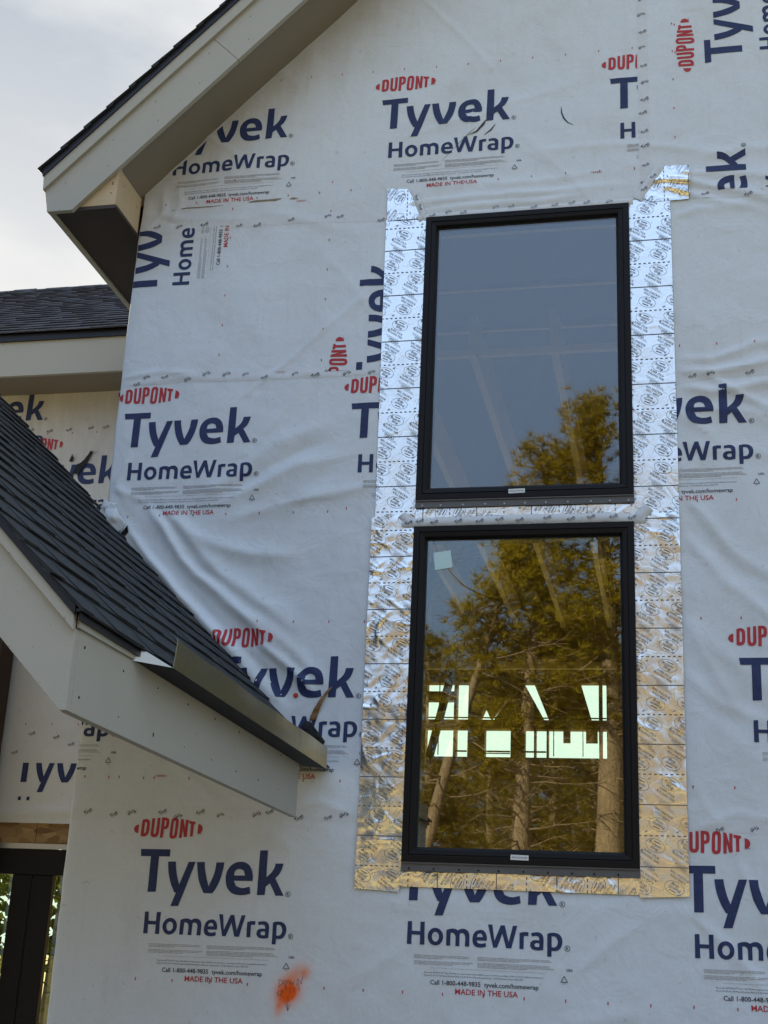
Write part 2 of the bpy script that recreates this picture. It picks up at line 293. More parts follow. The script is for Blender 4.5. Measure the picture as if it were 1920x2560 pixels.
# ------------------------------------------------------------------ wrinkles of the wrap
def vnoise(x, z, s, seed=0):
    x = np.asarray(x) * s + seed * 17.3; z = np.asarray(z) * s + seed * 7.7
    xi = np.floor(x); zi = np.floor(z); fx = x - xi; fz = z - zi; fx = fx * fx * (3 - 2 * fx); fz = fz * fz * (3 - 2 * fz)
    def h(a, b): q = np.sin(a * 127.1 + b * 311.7 + seed * 74.7) * 43758.5453; return q - np.floor(q)
    return (h(xi, zi) * (1 - fx) + h(xi + 1, zi) * fx) * (1 - fz) + (h(xi, zi + 1) * (1 - fx) + h(xi + 1, zi + 1) * fx) * fz
RIDGES = [  # points, height, half width
    ([(0.40, 3.43), (0.482, 3.336), (0.586, 3.185), (0.751, 3.045), (0.938, 2.888), (1.10, 2.74)], 0.0248, 0.025),
    ([(0.44, 3.44), (0.55, 3.31), (0.66, 3.16), (0.82, 3.03), (1.00, 2.88)], -0.0124, 0.028),
    ([(0.28, 3.40), (0.402, 3.25), (0.503, 3.126), (0.649, 2.974), (0.768, 2.848), (0.95, 2.70)], 0.0232, 0.021),
    ([(0.25, 3.44), (0.36, 3.33), (0.47, 3.20), (0.60, 3.06), (0.74, 2.92), (0.90, 2.78)], -0.0155, 0.027),
    ([(0.465, 3.408), (0.594, 3.32), (0.754, 3.251), (0.914, 3.205), (1.15, 3.19)], 0.0170, 0.043),
    ([(0.55, 3.32), (0.621, 3.271), (0.766, 3.121), (0.928, 3.013), (1.15, 2.86)], 0.0155, 0.043),
    ([(0.70, 3.12), (0.90, 2.96), (1.12, 2.78), (1.28, 2.62)], 0.0124, 0.028),
    ([(0.95, 2.83), (1.08, 2.73), (1.22, 2.60)], 0.0217, 0.017),
    ([(0.90, 2.79), (1.02, 2.68), (1.14, 2.56)], -0.0155, 0.017),
    ([(0.35, 3.30), (0.60, 3.02), (0.85, 2.77), (1.12, 2.52)], 0.0186, 0.028),
    ([(0.60, 3.45), (0.974, 3.711), (1.299, 3.85)], 0.007, 0.045),
    ([(0.721, 3.44), (1.065, 3.60), (1.392, 3.652)], 0.008, 0.035),
    ([(0.75, 3.36), (1.196, 3.489), (1.399, 3.504)], 0.007, 0.040),
    ([(0.80, 3.52), (1.05, 3.66), (1.25, 3.74)], -0.006, 0.030),
    ([(2.671, 3.904), (2.828, 3.865), (3.049, 3.906), (3.4, 3.87)], 0.011, 0.024),
    ([(2.673, 3.977), (2.813, 3.949), (3.053, 3.999), (3.4, 4.05)], 0.011, 0.022),
    ([(2.68, 4.03), (2.83, 4.01), (3.0, 4.08), (3.3, 4.10)], 0.008, 0.020),
    ([(2.81, 3.94), (2.90, 3.88), (3.044, 3.793), (3.2, 3.70)], 0.010, 0.020),
    ([(2.81, 3.93), (2.80, 4.08), (2.82, 4.20)], 0.005, 0.014),
    ([(2.70, 3.80), (2.95, 3.78), (3.2, 3.72)], 0.006, 0.028),
    ([(2.70, 3.64), (2.95, 3.60), (3.2, 3.56)], 0.005, 0.035),
    ([(2.682, 3.267), (2.836, 3.072), (3.002, 2.921), (3.2, 2.8)], 0.009, 0.030),
    ([(2.687, 3.443), (2.859, 3.205), (3.01, 3.088), (3.2, 2.98)], 0.009, 0.032),
    ([(2.69, 3.35), (2.85, 3.14), (3.05, 3.00)], -0.007, 0.024),
    ([(2.60, 4.89), (2.784, 4.868), (3.089, 4.762), (3.3, 4.70)], 0.013, 0.018),
    ([(2.64, 4.857), (2.80, 4.80), (2.898, 4.755), (3.1, 4.70)], 0.011, 0.016),
    ([(2.70, 4.92), (2.95, 4.90), (3.2, 4.86)], 0.008, 0.024),
    ([(2.80, 5.0), (3.0, 5.03), (3.3, 5.0)], 0.005, 0.030),
    ([(2.66, 4.70), (2.80, 4.74), (3.0, 4.72)], 0.006, 0.018),
    ([(0.22, 4.93), (0.48, 4.861), (0.80, 4.86)], 0.006, 0.020),
    ([(0.24, 4.83), (0.32, 4.93), (0.30, 5.09)], 0.008, 0.014),
    ([(0.34, 4.82), (0.40, 4.95), (0.38, 5.10)], 0.006, 0.018),
    ([(0.26, 5.02), (0.30, 4.90), (0.42, 4.82)], -0.006, 0.012),
    ([(0.80, 4.90), (1.1, 4.80), (1.40, 4.70)], 0.005, 0.040),
    ([(0.55, 5.02), (0.8, 5.2), (1.0, 5.5), (1.05, 5.8)], 0.006, 0.06),
    ([(0.9, 5.1), (1.15, 5.4), (1.25, 5.9)], 0.006, 0.05),
    ([(1.50, 4.875), (1.974, 4.872), (2.55, 4.885)], 0.009, 0.014),
    ([(1.60, 4.832), (2.078, 4.827), (2.40, 4.860)], 0.008, 0.012),
    ([(1.65, 4.95), (2.0, 4.93), (2.5, 4.96)], 0.005, 0.025),
    ([(0.22, 4.06), (0.40, 4.085), (0.60, 4.05)], 0.007, 0.014),
    ([(0.22, 4.02), (0.50, 4.045), (0.95, 4.03), (1.42, 4.035)], 0.004, 0.008),
    ([(0.60, 4.10), (0.8, 4.3), (0.85, 4.6)], 0.004, 0.05),
    ([(0.30, 3.46), (0.24, 3.55), (0.30, 3.70)], 0.006, 0.015),
    ([(0.22, 3.53), (0.30, 3.50), (0.40, 3.44)], 0.008, 0.012),
    ([(1.40, 1.50), (1.60, 1.62), (1.80, 1.78)], 0.005, 0.04),
    ([(0.40, 1.30), (0.80, 1.60), (1.20, 1.80)], 0.004, 0.05),
    ([(1.9, 1.30), (2.3, 1.42), (2.6, 1.45)], 0.005, 0.04),
    ([(2.70, 2.10), (2.85, 2.16), (3.1, 2.14)], 0.005, 0.020),
    ([(1.10, 2.14), (1.25, 2.17), (1.42, 2.13)], 0.007, 0.016),
    ([(2.70, 2.9), (2.9, 2.7), (3.2, 2.5)], 0.006, 0.05),
    ([(2.72, 2.55), (2.95, 2.35), (3.2, 2.2)], 0.005, 0.06),
]
_rr = random.Random(77)
for _ in range(34):                       # long faint drag wrinkles
    cx_, cz_ = _rr.uniform(0.3, 3.3), _rr.uniform(1.2, 6.2); a_ = _rr.choice((R_(-42), R_(-50), R_(38), R_(8), R_(80))) + _rr.uniform(-0.25, 0.25); l_ = _rr.uniform(0.15, 0.5)
    bx_ = _rr.uniform(-0.06, 0.06)
    RIDGES.append(([(cx_ - math.cos(a_) * l_, cz_ - math.sin(a_) * l_), (cx_ + bx_ * math.sin(a_), cz_ - bx_ * math.cos(a_)), (cx_ + math.cos(a_) * l_, cz_ + math.sin(a_) * l_)], _rr.uniform(0.0025, 0.0065), _rr.uniform(0.010, 0.026)))
def H(x, z):
    """how far the wrap stands off the sheathing at wall position x, z"""
    x = np.asarray(x, float); z = np.asarray(z, float); h = np.full(x.shape, 0.006)
    wx = x + 0.012 * (vnoise(x, z, 9, 3) - 0.5); wz = z + 0.018 * (vnoise(x, z, 7, 4) - 0.5)
    for pts, amp, w in RIDGES:
        best = np.full(x.shape, 1e9); sp = np.zeros(x.shape); tot = sum(math.dist(pts[i], pts[i + 1]) for i in range(len(pts) - 1)); run = 0.0
        for (ax, az), (bx, bz) in zip(pts[:-1], pts[1:]):
            dx, dz = bx - ax, bz - az; l2 = dx * dx + dz * dz
            t = np.clip(((wx - ax) * dx + (wz - az) * dz) / l2, 0, 1); d2 = (wx - ax - t * dx) ** 2 + (wz - az - t * dz) ** 2
            k = d2 < best; best = np.where(k, d2, best); sp = np.where(k, (run + t * math.sqrt(l2)) / tot, sp); run += math.sqrt(l2)
        env = np.clip(np.minimum(sp * 6 + 0.25, (1 - sp) * 4), 0, 1) * (0.75 + 0.5 * vnoise(x, z, 6, 9))
        ww = w * (0.75 + 0.5 * sp)
        h = h + amp * 0.95 * env * (0.55 * np.exp(-best / (ww * ww)) + 0.55 * np.exp(-np.sqrt(best) / ww * 1.5))
    h = h + 0.010 * (vnoise(x, z, 2.2, 1) - 0.5) + 0.005 * (vnoise(x * 1.3 + z * 0.7, z - 0.4 * x, 5.5, 2) - 0.5) + 0.0016 * (vnoise(x + z, z - x * 0.6, 17, 5) - 0.5)
    # pulled tight where the windows and their tape are fixed
    def flat(x0, x1, z0, z1, r):
        dx = np.maximum(np.maximum(x0 - x, x - x1), 0); dz = np.maximum(np.maximum(z0 - z, z - z1), 0)
        return np.clip(np.hypot(dx, dz) / r, 0, 1)
    k = np.minimum(flat(1.43, 2.67, 1.86, 4.78, 0.05), 1.0)
    h = 0.004 + (h - 0.004) * k
    e = np.clip((x - 0.21) / 0.03, 0, 1); return np.maximum(h, 0.0015) * (0.4 + 0.6 * e)

# ------------------------------------------------------------------ lettering
G={"T":[[[1.3,0.6],[125.1,2.2],[125.5,-25.9],[80.5,-26.1],[79.3,-162.9],[45.3,-163.9],[46.7,-26.5],[5.0,-27.1]]],"y":[[[120.2,-45.4],[152.4,-44.2],[155.4,-66.7],[162.5,-99.2],[174.5,-132.2],[207.0,-44.1],[235.9,-43.4],[178.2,-214.1],[146.0,-215.1],[163.6,-163.0],[157.0,-163.1],[140.7,-132.4],[129.1,-100.1],[123.2,-71.6]]],"v":[[[241.7,-44.1],[274.5,-43.3],[277.1,-67.7],[284.4,-96.0],[298.0,-136.1],[312.0,-103.4],[319.6,-78.9],[323.7,-43.8],[355.5,-43.0],[353.3,-69.9],[343.4,-110.7],[328.6,-143.4],[315.6,-161.8],[280.0,-162.4],[265.4,-137.0],[253.7,-109.0],[246.4,-76.7]]],"e":[[[477.7,-111.1],[478.0,-91.0],[469.4,-62.9],[452.3,-45.1],[427.7,-38.8],[399.6,-44.4],[379.0,-61.1],[367.7,-85.7],[367.1,-110.0],[374.0,-136.0],[390.9,-155.7],[413.4,-164.2],[437.5,-165.5],[456.8,-163.0],[472.1,-158.5],[467.5,-132.2],[446.2,-137.7],[428.7,-137.3],[410.8,-131.0],[401.0,-111.9]],[[400.3,-92.2],[403.0,-76.7],[412.5,-68.4],[425.5,-66.9],[439.1,-72.6],[446.1,-91.0]]],"k":[[[502.3,6.1],[534.1,6.8],[534.4,-95.5],[552.7,-79.0],[564.5,-61.3],[568.9,-42.7],[601.7,-42.3],[596.2,-63.8],[586.3,-83.3],[571.3,-98.2],[608.8,-163.0],[576.2,-163.9],[550.1,-117.2],[533.3,-130.4],[531.3,-162.4],[499.3,-163.4]]],"H":[[[44.5,-239.2],[60.9,-238.6],[61.4,-273.1],[93.7,-273.7],[93.7,-239.6],[110.0,-238.9],[110.6,-321.8],[93.5,-321.8],[93.4,-287.1],[61.2,-286.9],[61.7,-321.3],[43.8,-321.3]]],"o":[[[181.6,-289.9],[180.5,-299.7],[176.6,-308.7],[170.3,-315.9],[162.3,-320.7],[153.3,-322.7],[144.2,-321.5],[135.9,-317.4],[129.2,-310.7],[124.7,-302.1],[122.9,-292.4],[124.0,-282.6],[127.9,-273.6],[134.1,-266.3],[142.2,-261.4],[151.2,-259.5],[160.3,-260.7],[168.7,-264.9],[175.4,-271.6],[179.8,-280.2]],[[165.8,-291.0],[165.4,-296.4],[163.6,-301.4],[160.7,-305.3],[157.0,-308.0],[152.9,-309.0],[148.7,-308.3],[144.8,-306.0],[141.7,-302.3],[139.6,-297.5],[138.7,-292.1],[139.2,-286.7],[141.0,-281.7],[143.8,-277.7],[147.5,-275.1],[151.7,-274.0],[155.9,-274.7],[159.8,-277.0],[162.9,-280.8],[165.0,-285.6]]],"m":[[[193.5,-320.9],[193.8,-265.8],[205.0,-261.6],[217.0,-259.5],[229.2,-261.0],[236.6,-265.2],[247.3,-260.2],[259.3,-258.6],[271.5,-263.0],[279.0,-273.0],[281.3,-286.2],[281.0,-321.3],[264.6,-321.3],[265.4,-288.7],[261.9,-278.6],[254.5,-274.4],[244.9,-275.5],[243.9,-283.9],[243.8,-321.4],[228.5,-321.3],[228.8,-289.1],[225.3,-279.0],[217.5,-274.8],[209.8,-275.5],[209.2,-321.0]]],"e2":[[[347.2,-297.8],[346.9,-283.4],[341.0,-268.5],[331.6,-261.4],[321.6,-259.9],[306.5,-264.7],[297.1,-274.9],[293.1,-289.5],[293.4,-302.7],[298.9,-315.7],[309.0,-321.3],[321.0,-323.0],[334.9,-322.0],[344.8,-318.6],[343.0,-305.5],[330.7,-308.7],[318.7,-308.8],[311.8,-305.3],[308.9,-298.3]],[[309.0,-285.8],[312.0,-276.6],[320.7,-272.0],[329.1,-275.9],[331.8,-285.6]]],"W":[[[350.4,-239.3],[366.7,-239.4],[375.4,-297.3],[398.3,-240.5],[413.0,-240.3],[428.6,-298.8],[443.6,-240.5],[459.8,-240.3],[438.8,-320.9],[419.9,-321.0],[404.3,-269.7],[385.4,-320.6],[371.1,-320.8]]],"r":[[[468.8,-321.5],[468.5,-265.2],[484.6,-260.8],[502.4,-261.2],[500.9,-275.1],[492.7,-274.4],[484.8,-275.4],[484.2,-321.6]]],"a":[[[512.2,-263.4],[529.9,-260.0],[543.7,-261.0],[554.4,-269.2],[558.0,-284.0],[556.7,-321.4],[544.2,-323.4],[530.5,-323.7],[515.9,-319.8],[508.0,-309.3],[509.4,-296.5],[518.4,-289.4],[530.2,-287.4],[541.9,-288.1],[541.1,-279.1],[536.7,-274.0],[526.1,-273.0],[514.3,-275.7]],[[542.4,-298.5],[532.2,-297.8],[525.2,-301.5],[524.1,-306.8],[528.4,-311.1],[536.3,-311.8],[542.1,-310.8]]],"p":[[[572.0,-263.6],[582.9,-260.1],[596.6,-259.2],[612.2,-262.3],[624.0,-273.8],[627.5,-290.4],[622.9,-308.5],[612.4,-320.1],[600.8,-323.2],[587.9,-323.4],[587.2,-343.5],[571.7,-343.8]],[[587.7,-272.7],[596.7,-271.5],[605.7,-275.7],[610.4,-287.4],[609.6,-298.6],[604.6,-307.4],[596.8,-310.7],[587.9,-310.4]]],"U":[[[36.7,122.1],[48.3,123.1],[47.5,67.0],[49.3,61.3],[52.3,60.0],[55.5,62.1],[57.0,67.2],[58.9,125.0],[70.4,125.3],[69.5,65.9],[66.4,55.0],[60.5,49.4],[51.3,47.5],[42.5,49.6],[37.3,55.6],[35.6,65.0]]],"P":[[[77.6,126.5],[91.9,126.8],[102.6,124.3],[108.5,117.7],[109.8,107.5],[109.0,93.2],[105.3,85.3],[98.7,81.5],[89.6,80.9],[87.7,46.1],[75.6,46.8]],[[89.8,115.5],[94.2,114.9],[97.1,111.3],[96.9,97.0],[94.4,92.5],[89.3,91.4]]],"O":[[[134.2,126.7],[127.4,125.6],[121.1,120.7],[118.1,111.8],[115.2,60.3],[117.2,50.2],[122.7,45.3],[130.4,44.1],[138.9,45.7],[144.8,50.9],[147.5,60.4],[150.1,110.1],[147.8,120.3],[141.9,125.6]],[[134.1,115.2],[130.6,113.1],[129.4,107.3],[127.4,62.2],[128.9,57.2],[131.5,55.6],[134.3,57.4],[135.8,62.5],[137.8,107.5],[136.7,113.2]]],"N":[[[158.3,122.9],[170.0,120.8],[178.6,82.1],[180.1,120.0],[191.8,118.9],[189.1,52.0],[176.6,50.7],[169.4,88.6],[167.8,47.5],[156.4,46.5]]],"T2":[[[195.0,115.6],[222.1,111.8],[220.9,101.6],[214.9,102.2],[213.6,54.4],[201.8,53.4],[202.9,102.9],[194.9,104.4]]],"D":[[[-3.8,115.1],[11.7,118.8],[21.8,115.7],[27.4,108.3],[28.8,98.8],[27.9,69.9],[25.2,59.7],[18.9,52.7],[7.9,49.4],[-5.6,52.4]],[[8.3,107.2],[13.0,106.6],[16.0,102.6],[16.4,95.1],[15.7,70.6],[13.8,64.5],[6.9,62.6]]],"rl":[[[234.1,103.6],[233.0,64.2],[242.5,66.8],[250.2,74.4],[253.6,83.9],[251.4,93.9],[244.0,101.2]]],"ll":[[[-15.6,97.1],[-16.6,62.0],[-25.0,63.5],[-32.4,69.4],[-35.6,77.8],[-32.6,87.8],[-24.9,94.1]]]}
cv_cache = {}
def smooth_poly(P):
    n = len(P); res = []
    def ang(i):
        a = np.array(P[i]) - np.array(P[i - 1]); b = np.array(P[(i + 1) % n]) - np.array(P[i])
        return abs(math.degrees(math.atan2(a[0] * b[1] - a[1] * b[0], a @ b)))
    A = [ang(i) for i in range(n)]
    for i in range(n):
        p0, p1, p2, p3 = (np.array(P[(i + k) % n], float) for k in (-1, 0, 1, 2)); res.append(p1)
        s1, s2 = A[i] < 42, A[(i + 1) % n] < 42
        if (s1 or s2) and min(A[i], A[(i + 1) % n]) > 1 and np.linalg.norm(p2 - p1) > 2:
            t1 = (p2 - p0) / 2 if s1 else (p2 - p1) - 0.0 * p1; t2 = (p3 - p1) / 2 if s2 else (p2 - p1)
            lim = np.linalg.norm(p2 - p1) * 1.1
            t1, t2 = (t * min(1, lim / (np.linalg.norm(t) + 1e-9)) for t in (t1, t2))
            for t in (0.33, 0.67):
                res.append((2 * t**3 - 3 * t**2 + 1) * p1 + (t**3 - 2 * t**2 + t) * t1 + (-2 * t**3 + 3 * t**2) * p2 + (t**3 - t**2) * t2)
    return res
def curve_mesh(cu):
    o = bpy.data.objects.new('tmp', cu); COL.objects.link(o)
    dg = bpy.context.evaluated_depsgraph_get(); ev = o.evaluated_get(dg); me = ev.to_mesh()
    V = np.array([v.co[:2] for v in me.vertices], float).reshape(-1, 2); F = [tuple(p.vertices) for p in me.polygons]
    ev.to_mesh_clear(); bpy.data.objects.remove(o); bpy.data.curves.remove(cu); return V, F
def poly_mesh(loops):
    cu = bpy.data.curves.new('g', 'CURVE'); cu.dimensions = '2D'; cu.fill_mode = 'BOTH'
    for lp in loops:
        sp = cu.splines.new('POLY'); sp.points.add(len(lp) - 1); sp.use_cyclic_u = True
        for q, p in zip(sp.points, lp): q.co = (p[0], p[1], 0, 1)
    return curve_mesh(cu)
def text_mesh(s, res=2, off=0.0, sp=1.0):
    key = (s, res, off, sp)
    if key not in cv_cache:
        cu = bpy.data.curves.new('t', 'FONT'); cu.body = s; cu.size = 1.0; cu.resolution_u = res; cu.offset = off; cu.space_character = sp; cu.fill_mode = 'BOTH'
        V, F = curve_mesh(cu); V = V - np.array([V[:, 0].min(), 0]); cv_cache[key] = (V, F)
    return cv_cache[key]
CAPH = 0.70
class Pr:
    """flat print artwork: pieces of 2D mesh with an ink number"""
    def __init__(s): s.V = []; s.F = []; s.M = []
    def add(s, V, F, mi): o = len(s.V); s.V += [tuple(v) for v in V]; s.F += [tuple(i + o for i in f) for f in F]; s.M += [mi] * len(F)
    def text(s, t, x, y, cap, width=None, mi=0, rot=0.0, off=0.0, res=2, shear=0.0, flip=False, sp=1.0):
        V, F = text_mesh(t, res, off, sp); V = V * (cap / CAPH)
        if width: V = V * np.array([width / (V[:, 0].max() + 1e-9), 1])
        V = np.stack([V[:, 0] + shear * V[:, 1], V[:, 1]], 1); c, sn = math.cos(rot), math.sin(rot)
        s.add(np.stack([x + c * V[:, 0] - sn * V[:, 1], y + sn * V[:, 0] + c * V[:, 1]], 1), F, mi)
    def rect(s, x0, x1, y0, y1, mi): s.add([(x0, y0), (x1, y0), (x1, y1), (x0, y1)], [(0, 1, 2, 3)], mi)
    def line(s, a, b, w, mi):
        a, b = np.array(a, float), np.array(b, float); d = b - a; n = np.array([-d[1], d[0]]) / (np.linalg.norm(d) + 1e-9) * w / 2
        s.add([a - n, b - n, b + n, a + n], [(0, 1, 2, 3)], mi)
    def ring(s, cx, cy, rx, ry, w, mi, rot=0.0, n=20):
        V = []; 
        for k in range(n):
            t = 2 * math.pi * k / n
            for q in (0, w):
                x, y = (rx - q) * math.cos(t), (ry - q) * math.sin(t); V.append((cx + x * math.cos(rot) - y * math.sin(rot), cy + x * math.sin(rot) + y * math.cos(rot)))
        s.add(V, [(2 * k, 2 * ((k + 1) % n), 2 * ((k + 1) % n) + 1, 2 * k + 1) for k in range(n)], mi)
    def copy_to(s, dst, x, y, rot=0.0, sc=1.0):
        V = np.array(s.V); c, sn = math.cos(rot) * sc, math.sin(rot) * sc; V = np.stack([x + c * V[:, 0] - sn * V[:, 1], y + sn * V[:, 0] + c * V[:, 1]], 1)
        o = len(dst.V); dst.V += [tuple(v) for v in V]; dst.F += [tuple(i + o for i in f) for f in s.F]; dst.M += s.M
    def cut(s, step):
        bm = s.bm(); xs = np.array(s.V)
        for ax in (0, 1):
            for c in np.arange(xs[:, ax].min() + step, xs[:, ax].max(), step):
                no = (1, 0, 0) if ax == 0 else (0, 1, 0); co = (c, 0, 0) if ax == 0 else (0, c, 0)
                bmesh.ops.bisect_plane(bm, geom=bm.verts[:] + bm.edges[:] + bm.faces[:], plane_co=co, plane_no=no, dist=1e-6)
        s.from_bm(bm); return s
    def bm(s):
        bm = bmesh.new(); vs = [bm.verts.new((v[0], v[1], 0)) for v in s.V]
        for f, mi in zip(s.F, s.M):
            try: fc = bm.faces.new([vs[i] for i in f]); fc.material_index = mi
            except ValueError: pass
        return bm
    def from_bm(s, bm):
        bm.verts.index_update(); s.V = [(v.co.x, v.co.y) for v in bm.verts]; s.F = [tuple(v.index for v in f.verts) for f in bm.faces]; s.M = [f.material_index for f in bm.faces]; bm.free()
    def place(s, name, parent, ax, az, rot=0.0, clip=(), lift=0.0016, mats=None, plane_y=None, hfun=None, sc=1.0):
        d = Pr(); s.copy_to(d, ax, az, rot, sc)
        if clip:
            bm = d.bm()
            for (cx, cz, nx, nz) in clip:                 # keeps the side the normal points away from
                bmesh.ops.bisect_plane(bm, geom=bm.verts[:] + bm.edges[:] + bm.faces[:], plane_co=(cx, cz, 0), plane_no=(nx, nz, 0), clear_outer=True)
            d.from_bm(bm)
        if not d.F: return None
        V = np.array(d.V)
        if plane_y is None: Y = -(hfun or H)(V[:, 0], V[:, 1]) - lift
        else: Y = np.full(len(V), plane_y - lift)
        fs = []
        for f in d.F:                                      # face the viewer side
            a = sum(V[f[i]][0] * V[f[(i + 1) % len(f)]][1] - V[f[(i + 1) % len(f)]][0] * V[f[i]][1] for i in range(len(f)))
            fs.append(f if a > 0 else tuple(reversed(f)))
        me = bpy.data.meshes.new(name); me.from_pydata([(V[i][0], Y[i], V[i][1]) for i in range(len(V))], [], fs)
        for mm in mats: me.materials.append(mm)
        me.polygons.foreach_set('material_index', d.M); me.polygons.foreach_set('use_smooth', [True] * len(fs)); me.update()
        o = bpy.data.objects.new(name, me); COL.objects.link(o); o.parent = parent; return o
INKS = [M['navy'], M['red'], M['grey'], M['dark_ink']]
# ink numbers: 0 navy, 1 red, 2 grey, 3 dark
logo = Pr()
for ch in ('T', 'y', 'v', 'e', 'k', 'H', 'o', 'm', 'e2', 'W', 'r', 'a', 'p'):
    V, F = poly_mesh([[q / 1000 for q in smooth_poly(lp)] for lp in G[ch]]); logo.add(V, F, 0)
for ch in ('U', 'P', 'O', 'N', 'T2', 'D', 'rl', 'll'):
    V, F = poly_mesh([[q / 1000 for q in smooth_poly(lp)] for lp in G[ch]]); logo.add(V, F, 1)
logo.cut(0.016)
logo.text('TM', 0.240, 0.063, 0.006, 0.012, 3)
for cx, cy in ((0.6265, -0.157), (0.6455, -0.3125)):
    logo.ring(cx, cy, 0.0105, 0.0105, 0.0020, 3); logo.text('R', cx - 0.0042, cy - 0.0052, 0.0105, 0.0085, 3, off=0.02)
rl = random.Random(5)
for x0, x1, rows in ((0.072, 0.296, (-0.359, -0.364, -0.369, -0.380, -0.385, -0.390)), (0.313, 0.598, (-0.358, -0.363, -0.368, -0.378, -0.383, -0.388, -0.393))):
    for k, y in enumerate(rows):
        xe = x1 - (rl.uniform(0, 0.02) if k not in (2, len(rows) - 1) else (x1 - x0) * rl.uniform(0.3, 0.6)); x = x0
        while x < xe: w = rl.uniform(0.012, 0.035); logo.rect(x, min(x + w, xe), y - 0.0011, y + 0.0011, 2); x += w + 0.0022
x = 0.136
while x < 0.54: w = rl.uniform(0.01, 0.03); logo.rect(x, x + w, -0.4030, -0.4018, 2); x += w + 0.002
logo.text('Meets the ASTM E1677 Type I Air Barrier requirements when installed as an air barrier according to DuPont Tyvek installation instructions.', 0.113, -0.4215, 0.0058, 0.445, 3, res=1)
logo.text('Meets ICC-ES AC-38 Water-Resistive Barrier & Air Barrier Material requirements.  ICC-ES Evaluation Report ESR-2375', 0.113, -0.4320, 0.0058, 0.371, 3, res=1)
logo.text('Call 1-800-448-9835  tyvek.com/homewrap', 0.1375, -0.4610, 0.0165, 0.403, 3, off=0.012)
logo.text('MADE IN THE USA', 0.232, -0.4915, 0.0200, 0.2335, 1, off=0.012)
logo.text('USA', 0.642, -0.3925, 0.0085, 0.0235, 3, off=0.02)
for a, b in (((0.622, -0.4300), (0.634, -0.4095)), ((0.634, -0.4095), (0.646, -0.4300)), ((0.646, -0.4300), (0.622, -0.4300))): logo.line(a, b, 0.0024, 3)
logo.text('HDPE', 0.628, -0.4375, 0.0040, 0.012, 3, res=1)
ticks = Pr()
for k in range(7): ticks.rect(-0.002, 0.002, k * 0.1515, k * 0.1515 + 0.011, 1)
tick_row = Pr()
for k in range(7): tick_row.rect(k * 0.1515 - 0.002, k * 0.1515 + 0.002, 0, 0.011, 1)
small = Pr(); small.text('Tyvek', -0.02, -0.006, 0.0125, 0.040, 3, off=0.015); small.line((-0.020, 0.009), (-0.005, 0.009), 0.0022, 3); small.line((0.000, -0.011), (0.016, -0.011), 0.0022, 3)

# ================================================================== the house
house = tag(empty('house'), 'unfinished house with a gable wall in printed white wrap, black windows and dark shingle roofs', 'house')
UW = (1.602, 2.502, 3.425, 4.778); LW = (1.600, 2.500, 1.957, 3.309)           # outer edges of the two window frames
def roofline(x): return np.minimum(x + 4.826, 3.2 + 4.826 - (x - 3.2))
# ---- front wall wrap, one mesh with the two rough openings and the turn round the corner
def axis(a, b, fine_a, fine_b, step, coarse, keep=()):
    v = set(np.round(np.arange(a, fine_a, coarse), 4)) | set(np.round(np.arange(fine_a, fine_b, step), 4)) | set(np.round(np.arange(fine_b, b + coarse, coarse), 4))
    v = sorted(q for q in v if all(abs(q - k) > step * 0.4 for k in keep)); return sorted(v + list(keep))
XS = axis(0.212, 6.2, 0.212, 3.25, 0.0125, 0.12, (1.618, 2.484)); ZS = axis(0.0, 8.1, 1.15, 6.35, 0.0125, 0.12, (1.975, 3.291, 3.443, 4.760))
XX, ZZ = np.meshgrid(XS, ZS); RL = roofline(XX); ZC = np.minimum(ZZ, RL); YY = -H(XX, ZC)
side = [(0.2005, 1.36), (0.2005, 0.8), (0.2005, 0.30), (0.2003, 0.08), (0.2005, 0.02), (0.2015, 0.006), (0.2050, 0.0)]
nx, nz = len(XS), len(ZS); nsd = len(side); V = []; 
for j in range(nz):
    zc = min(ZS[j], 4.83)
    wob = float(0.006 * (vnoise(0.3, ZS[j], 3, 8) - 0.5) + 0.003 * (vnoise(0.3, ZS[j], 11, 8) - 0.5))
    for sx_, sy_ in side: V.append((sx_ + (wob if sy_ < 0.1 else 0), sy_, zc))
    for i in range(nx): V.append((XX[j, i] + wob * max(0.0, 1 - (XX[j, i] - 0.212) / 0.05), YY[j, i], ZC[j, i]))
row = nsd + nx; F = []
for j in range(nz - 1):
    for i in range(row - 1):
        if i < nsd - 1:
            if ZS[j] > 4.83: continue
        elif i == nsd - 1:
            if ZS[j] > 4.9: continue
        else:
            a = i - nsd; cx = (XS[a] + XS[a + 1]) / 2; cz = (ZS[j] + ZS[j + 1]) / 2
            if 1.618 < cx < 2.484 and (1.975 < cz < 3.291 or 3.443 < cz < 4.760): continue
            if ZZ[j, a] > RL[j, a] and ZZ[j, a + 1] > RL[j, a + 1]: continue
        F.append((j * row + i, j * row + i + 1, (j + 1) * row + i + 1, (j + 1) * row + i))
me = bpy.data.meshes.new('front_wall'); me.from_pydata(V, [], F); me.materials.append(M['wrap']); me.polygons.foreach_set('use_smooth', [True] * len(F)); me.update()
wall = bpy.data.objects.new('front_wall', me); COL.objects.link(wall); wall.parent = house
tag(wall, 'gable wall covered in white wrap printed with blue and red lettering')
